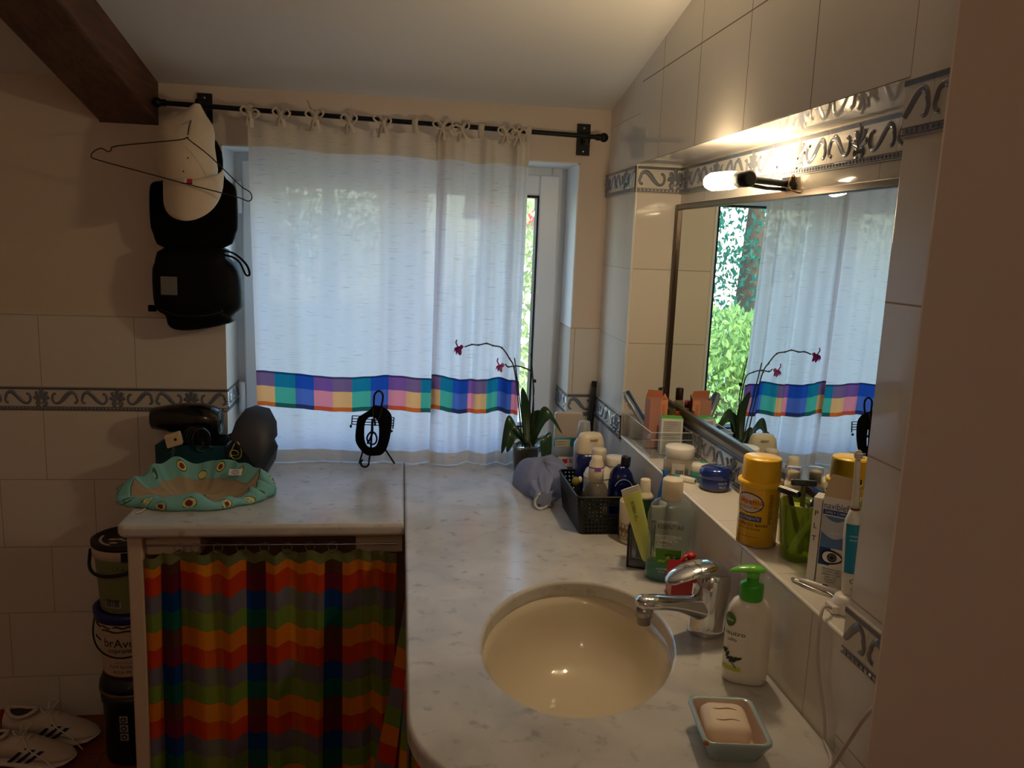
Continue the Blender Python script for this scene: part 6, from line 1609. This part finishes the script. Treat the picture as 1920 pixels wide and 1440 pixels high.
        for q in (-.0022, .0008): b.box((-hw + .0015, q, .0072), (hw - .0015, q + .0016, .0078), 0, M)
        b.build('razor_blade', STEEL, t)
    LIME = P('lime_handle', (176, 192, 60), .35)
    razor('black razor leaning left over the green tumbler rim', (.010, .004, .004), (-.030, -.014, .108), BLACK_PLASTIC, BLACK_GLOSS)
    razor('black razor with its head flat above the green tumbler', (.0, -.012, .004), (.004, .006, .116), P('khaki_handle', (110, 112, 60), .4), BLACK_GLOSS)
    razor('blue and black razor leaning right in the green tumbler', (-.012, .006, .004), (.032, .006, .100), P('navy_handle', (26, 44, 110), .35), P('blue_head', (30, 50, 130), .3), .016)
    t = thing('denture_brush', 'lime green cleaning brush standing in the green tumbler', 'brush', (.655, -1.180, LZ + .010), 0)
    b = MB(); b.tube(smoothpath([(-.014, -.006, .004), (-.006, -.012, .030), (.014, -.016, .062)], 5), [.006] * 6 + [.005] * 5, 10); b.build('brush_handle', LIME, t)
    b = MB(); b.ball((.016, -.017, .068), (.008, .007, .009))
    for k in range(9): b.box((.008 + .0019 * k, -.020, .075), (.0091 + .0019 * k, -.013, .084))
    b.build('brush_head', LIME, t)
    t = thing('green_soap_stub', 'lime plastic cap lying inside the green tumbler', 'cap', (.655, -1.180, LZ + .0075), 0)
    b = MB(); b.lathe([(.012, 0), (.014, .002), (.016, .078), (.013, .082), (.001, .083)], 24, 0, T(.0, .010, .001)); b.build('cap_body', LIME, t)

    t = thing('eye_drop_carton', 'open blue and white carton with a printed eye on the ledge', 'carton', (.668, -1.272, LZ), math.radians(-40))
    WC = P('carton_bright', (232, 228, 220), .5); w, d, h = .0205, .0165, .138
    cardbox(t, w, d, h, [WC, WC, WC, WC])
    b = MB(); b.add([(-w, -d, h), (w, -d, h), (w * .85, -d - .002, h + .034), (-w * .6, -d - .002, h + .036)], [(0, 1, 2, 3)]); b.build('carton_flap', P('flap_beige', (214, 188, 156), .7), t, solid=.0007, off=0)
    b = MB(); b.add([(w, -d, h), (w, d, h), (w + .006, d - .004, h + .020), (w + .006, -d + .004, h + .020)], [(0, 1, 2, 3)]); b.build('side_flap', WC, t, solid=.0007, off=0)
    y = -d - .0004
    b = MB(); b.box((-w + .001, y, .058), (w - .001, y + .0002, .108), 0); b.grid(8, 8, lambda u, v: (-w + .001 + (2 * w - .002) * u, y - .0003, .083 + .027 * v - .010 * math.sin(PI * u)), 4); b.box((-w + .001, y - .0002, .110), (w - .004, y, .118), 1)
    b.text('naviblef', .0145, 1, T(-.0015, y - .0006, .124) @ Rx(PI / 2), wide=.82); b.text('DAILY CARE', .0056, 2, T(-.001, y - .0006, .114) @ Rx(PI / 2)); b.text('SALVIETTE', .0040, 2, T(.004, y - .0008, .082) @ Rx(PI / 2))
    b.box((-w + .001, y - .0002, .030), (-.003, y, .058), 1)
    for k in range(6): b.text(('Detergente per', 'la pulizia delle', 'palpebre e delle', 'ciglia - uso', 'quotidiano', 'STERILE')[k], .0042, 3, T(.001, y - .0004, .025 - .0042 * k) @ Rx(PI / 2))
    b.build('carton_print', [P('sky_blue_print', (88, 124, 176), .5), BLUE_INK, WHITE_INK, INK, P('cloud_print', (190, 194, 208), .5)], t)
    b = MB(); E_ = lambda x, z, e=0: (x, y - .0008 - e, .044 + z)
    n = 26
    def lens(rx, rz, cx=0.0): return [E_(cx + rx * math.cos(2 * PI * k / n), rz * math.sin(2 * PI * k / n) * (1 - .3 * math.cos(2 * PI * k / n))) for k in range(n)]
    vs = lens(.0165, .0115); b.add(vs, [tuple(range(n))], 0); vs = [(a, c - .0003, e) for a, c, e in lens(.0140, .0085)]; b.add(vs, [tuple(range(n))], 1)
    for r_, m_, e_ in ((.0072, 0, .0006), (.0054, 2, .0009), (.003, 0, .0012)): b.add([E_(r_ * math.cos(2 * PI * k / n), r_ * math.sin(2 * PI * k / n), e_) for k in range(n)], [tuple(range(n))], m_)
    b.build('printed_eye', [INK, WHITE_INK, P('iris_grey', (96, 92, 96), .5)], t)
    b = MB(); q = random.Random(12); zz = .02
    while zz < .105: hh = q.choice((.0007, .0012, .002)); b.box((w, -.006, zz), (w + .0003, .008, zz + hh)); zz += hh + q.choice((.0008, .0013))
    b.text('MODA', .006, 0, T(w + .0005, 0, .116) @ Rz(PI / 2) @ Rx(PI / 2)); b.build('barcode', INK, t)
    t = thing('narrow_white_carton', 'narrow white carton between green tumbler and eye drop carton', 'carton', (.6460, -1.2535, LZ), math.radians(-40))
    cardbox(t, .0062, .0160, .132, [WC, WC, WC, WC, WC], False)
    for k, ch in enumerate('PLT'):
        b = MB(); b.text(ch, .012, 0, T(-.0005, -.0164, .108 - .020 * k) @ Rx(PI / 2)); b.build('carton_letter', INK, t)

    t = thing('electric_toothbrush', 'white and turquoise electric toothbrush standing in its charger', 'toothbrush', (.640, -1.372, LZ + .026), 0)
    b = MB(); M = Ry(-.06)
    b.lathe([(.0115, 0), (.0125, .004), (.0135, .05), (.0140, .085), (.0125, .108), (.008, .121), (.006, .124)], 30, 0, M); b.build('brush_body', P('brush_white', (226, 222, 214), .3), t)
    b = MB()
    f = lambda x, y: tuple(M @ Vector(cyl(.0139, -PI / 2 - .35, .070)(x, y)))
    patch(b, f, -.0135, .0135, -.036, .036, 0, 12, 8)
    for k in range(2): patch(b, lambda x, y: tuple(M @ Vector(cyl(.0143, -PI / 2 - .35, .070)(x, y))), -.008, .008, .018 - .006 * k, .0205 - .006 * k, 1, 8, 1)
    b.build('turquoise_grip', [P('turquoise', (26, 138, 176), .35), P('grip_print', (130, 186, 204), .4)], t)
    b = MB(); b.text('CE', .0095, 0, fn=lambda x, y: tuple(M @ Vector(cyl(.0128, -PI / 2 - .30, .022)(x, y)))); b.text('OK', .006, 0, fn=lambda x, y: tuple(M @ Vector(cyl(.0124, -PI / 2 - .25, .010)(x, y)))); b.build('brush_lettering', INK, t)
    b = MB(); b.lathe([(.0062, .124), (.0062, .127)], 20, 0, M); b.build('red_ring', P('ring_maroon', (120, 44, 30), .4), t)
    b = MB(); b.lathe([(.0058, .127), (.005, .135), (.0040, .19), (.004, .196)], 20, 0, M); b.ball((0, -.001, .203), (.0062, .005, .0075), 0, M, 14, 8); b.build('brush_neck', P('neck_white', (216, 206, 198), .35), t)
    b = MB()
    for i in range(5):
        for j in range(3): b.tube([M @ Vector((-.004 + .002 * i, -.004, .199 + .003 * j)), M @ Vector((-.004 + .002 * i, -.011, .201 + .003 * j))], .0008, 5)
    b.build('bristles', P('bristle', (220, 224, 226), .6), t); t.children[-1]['kind'] = 'stuff'
    t = thing('toothbrush_charger', 'white charging stand with its lead at the ledge end', 'charger', (.637, -1.376, LZ), 0)
    b = MB(); b.lathe([(.023, 0), (.0245, .002), (.0245, .010), (.020, .022), (.014, .0255), (.001, .0257)], 36, 0, None, 1, 1.0); b.box((-.030, -.012, .001), (-.018, .012, .012)); b.build('stand', P('charger_white', (224, 218, 212), .35), t, bevel=.0015)
    b = MB(); X, Y, Z_ = .637, -1.376, LZ
    b.tube(smoothpath([(p[0] - X, p[1] - Y, p[2] - Z_) for p in [(.610, -1.380, 1.049), (.590, -1.392, 1.056), (.581, -1.402, 1.040), (.580, -1.405, 1.00), (.582, -1.415, .96), (.582, -1.436, .92), (.584, -1.440, .889)]], 6), .0024, 8)
    b.tube(smoothpath([(p[0] - X, p[1] - Y, p[2] - Z_) for p in [(.584, -1.440, .8845), (.574, -1.475, .884), (.560, -1.500, .886), (.552, -1.520, .905), (.547, -1.555, .962), (.543, -1.588, 1.015), (.556, -1.595, 1.035), (.575, -1.596, 1.04)]], 6), .0026, 8)
    b.build('charger_lead', P('lead_white', (196, 186, 180), .45), t)
    t = thing('tweezers', 'steel tweezers lying on the ledge edge', 'tweezers', (.623, -1.300, LZ), math.radians(-60))
    b = MB()
    for s in (-1, 1): b.tube(smoothpath([(-.034, .001 * s, .004), (-.01, .005 * s, .004), (.02, .004 * s, .003), (.036, .0005 * s, .002)], 5), .0018, 8, flat=.5)
    b.ball((-.035, 0, .004), .003, 0, None, 8, 6); b.build('tweezer_arms', STEEL, t)
    t = thing('white_pen_trimmer', 'slim white pen trimmer lying beside the tweezers', 'trimmer', (.637, -1.309, LZ + .0052), math.radians(-52))
    b = MB(); b.lathe([(.002, -.040), (.004, -.038), (.005, -.028), (.0052, .03), (.004, .042), (.001, .043)], 18, 0, Ry(PI / 2)); b.build('trimmer_body', P('trimmer_white', (220, 214, 208), .3), t)
    b = MB(); b.box((-.004, -.0018, .0046), (.004, .0018, .0056)); b.build('trimmer_button', INK, t, bevel=.0008)
ledge()
# ---------------------------------------------------------------- light
def lights():
    w = bpy.data.worlds.new('sky'); sc.world = w; w.use_nodes = True
    nt = w.node_tree; nt.nodes.clear()
    sk = nt.nodes.new('ShaderNodeTexSky'); sk.sky_type = 'NISHITA'; sk.sun_disc = False
    sk.sun_elevation = math.radians(48); sk.sun_rotation = math.radians(200); sk.air_density = 1.0; sk.dust_density = .6
    bg = nt.nodes.new('ShaderNodeBackground'); bg.inputs[1].default_value = SKY_STRENGTH
    o = nt.nodes.new('ShaderNodeOutputWorld')
    nt.links.new(sk.outputs[0], bg.inputs[0]); nt.links.new(bg.outputs[0], o.inputs[0])
    s = bpy.data.lights.new('sun', 'SUN'); s.energy = SUN; s.angle = .01; s.color = (1, .95, .86)
    so = bpy.data.objects.new('sun', s); COL.objects.link(so)
    so.rotation_euler = Vector((.45, .75, -.85)).to_track_quat('-Z', 'Y').to_euler()
    so.location = (0, 4, 6)
    p = bpy.data.lights.new('window_portal', 'AREA'); p.shape = 'RECTANGLE'; p.size = 1.0; p.size_y = .92
    p.cycles.is_portal = True
    po = bpy.data.objects.new('window_portal', p); COL.objects.link(po)
    po.location = (.005, .24, 1.32); po.rotation_euler = (PI / 2 * -1, 0, 0)
    vs = sc.view_settings; vs.view_transform = 'Standard'; vs.look = 'None'; vs.gamma = 1; vs.use_curve_mapping = False
    vs.exposure = EXPOSURE

def added_fill_lamp():  # added unseen globe, fills in light on the left wall and striped curtain
    t = thing('added_fill_globe', 'added warm globe for fill light, unseen behind the viewer', 'lamp', (-.35, -3.25, ceil_z(-3.25) - .02))
    m, nt, out = newmat('fill_emission'); e = N(nt, 'ShaderNodeEmission'); e.inputs[0].default_value = (1, .80, .60, 1); e.inputs[1].default_value = FILL_GLOW
    nt.links.new(e.outputs[0], out.inputs[0])
    b = MB(); b.ball((0, 0, -.20), .12); b.build('globe', m, t)
    b = MB(); b.lathe([(.05, -.03), (.05, -.005), (.045, .06)], 24); b.tube([(0, 0, -.09), (0, 0, -.02)], .02, 12); b.build('fill_globe_mount', BLACK_METAL, t)
FILL_GLOW = 3.8
added_fill_lamp()
SKY_STRENGTH = .56; SUN = 3.0; EXPOSURE = 1.15
lights()
cy = sc.cycles
cy.max_bounces = 12; cy.diffuse_bounces = 6; cy.transparent_max_bounces = 24; cy.transmission_bounces = 12; cy.glossy_bounces = 6
cy.use_denoising = True; cy.sample_clamp_indirect = 6.0; cy.caustics_reflective = False; cy.caustics_refractive = False
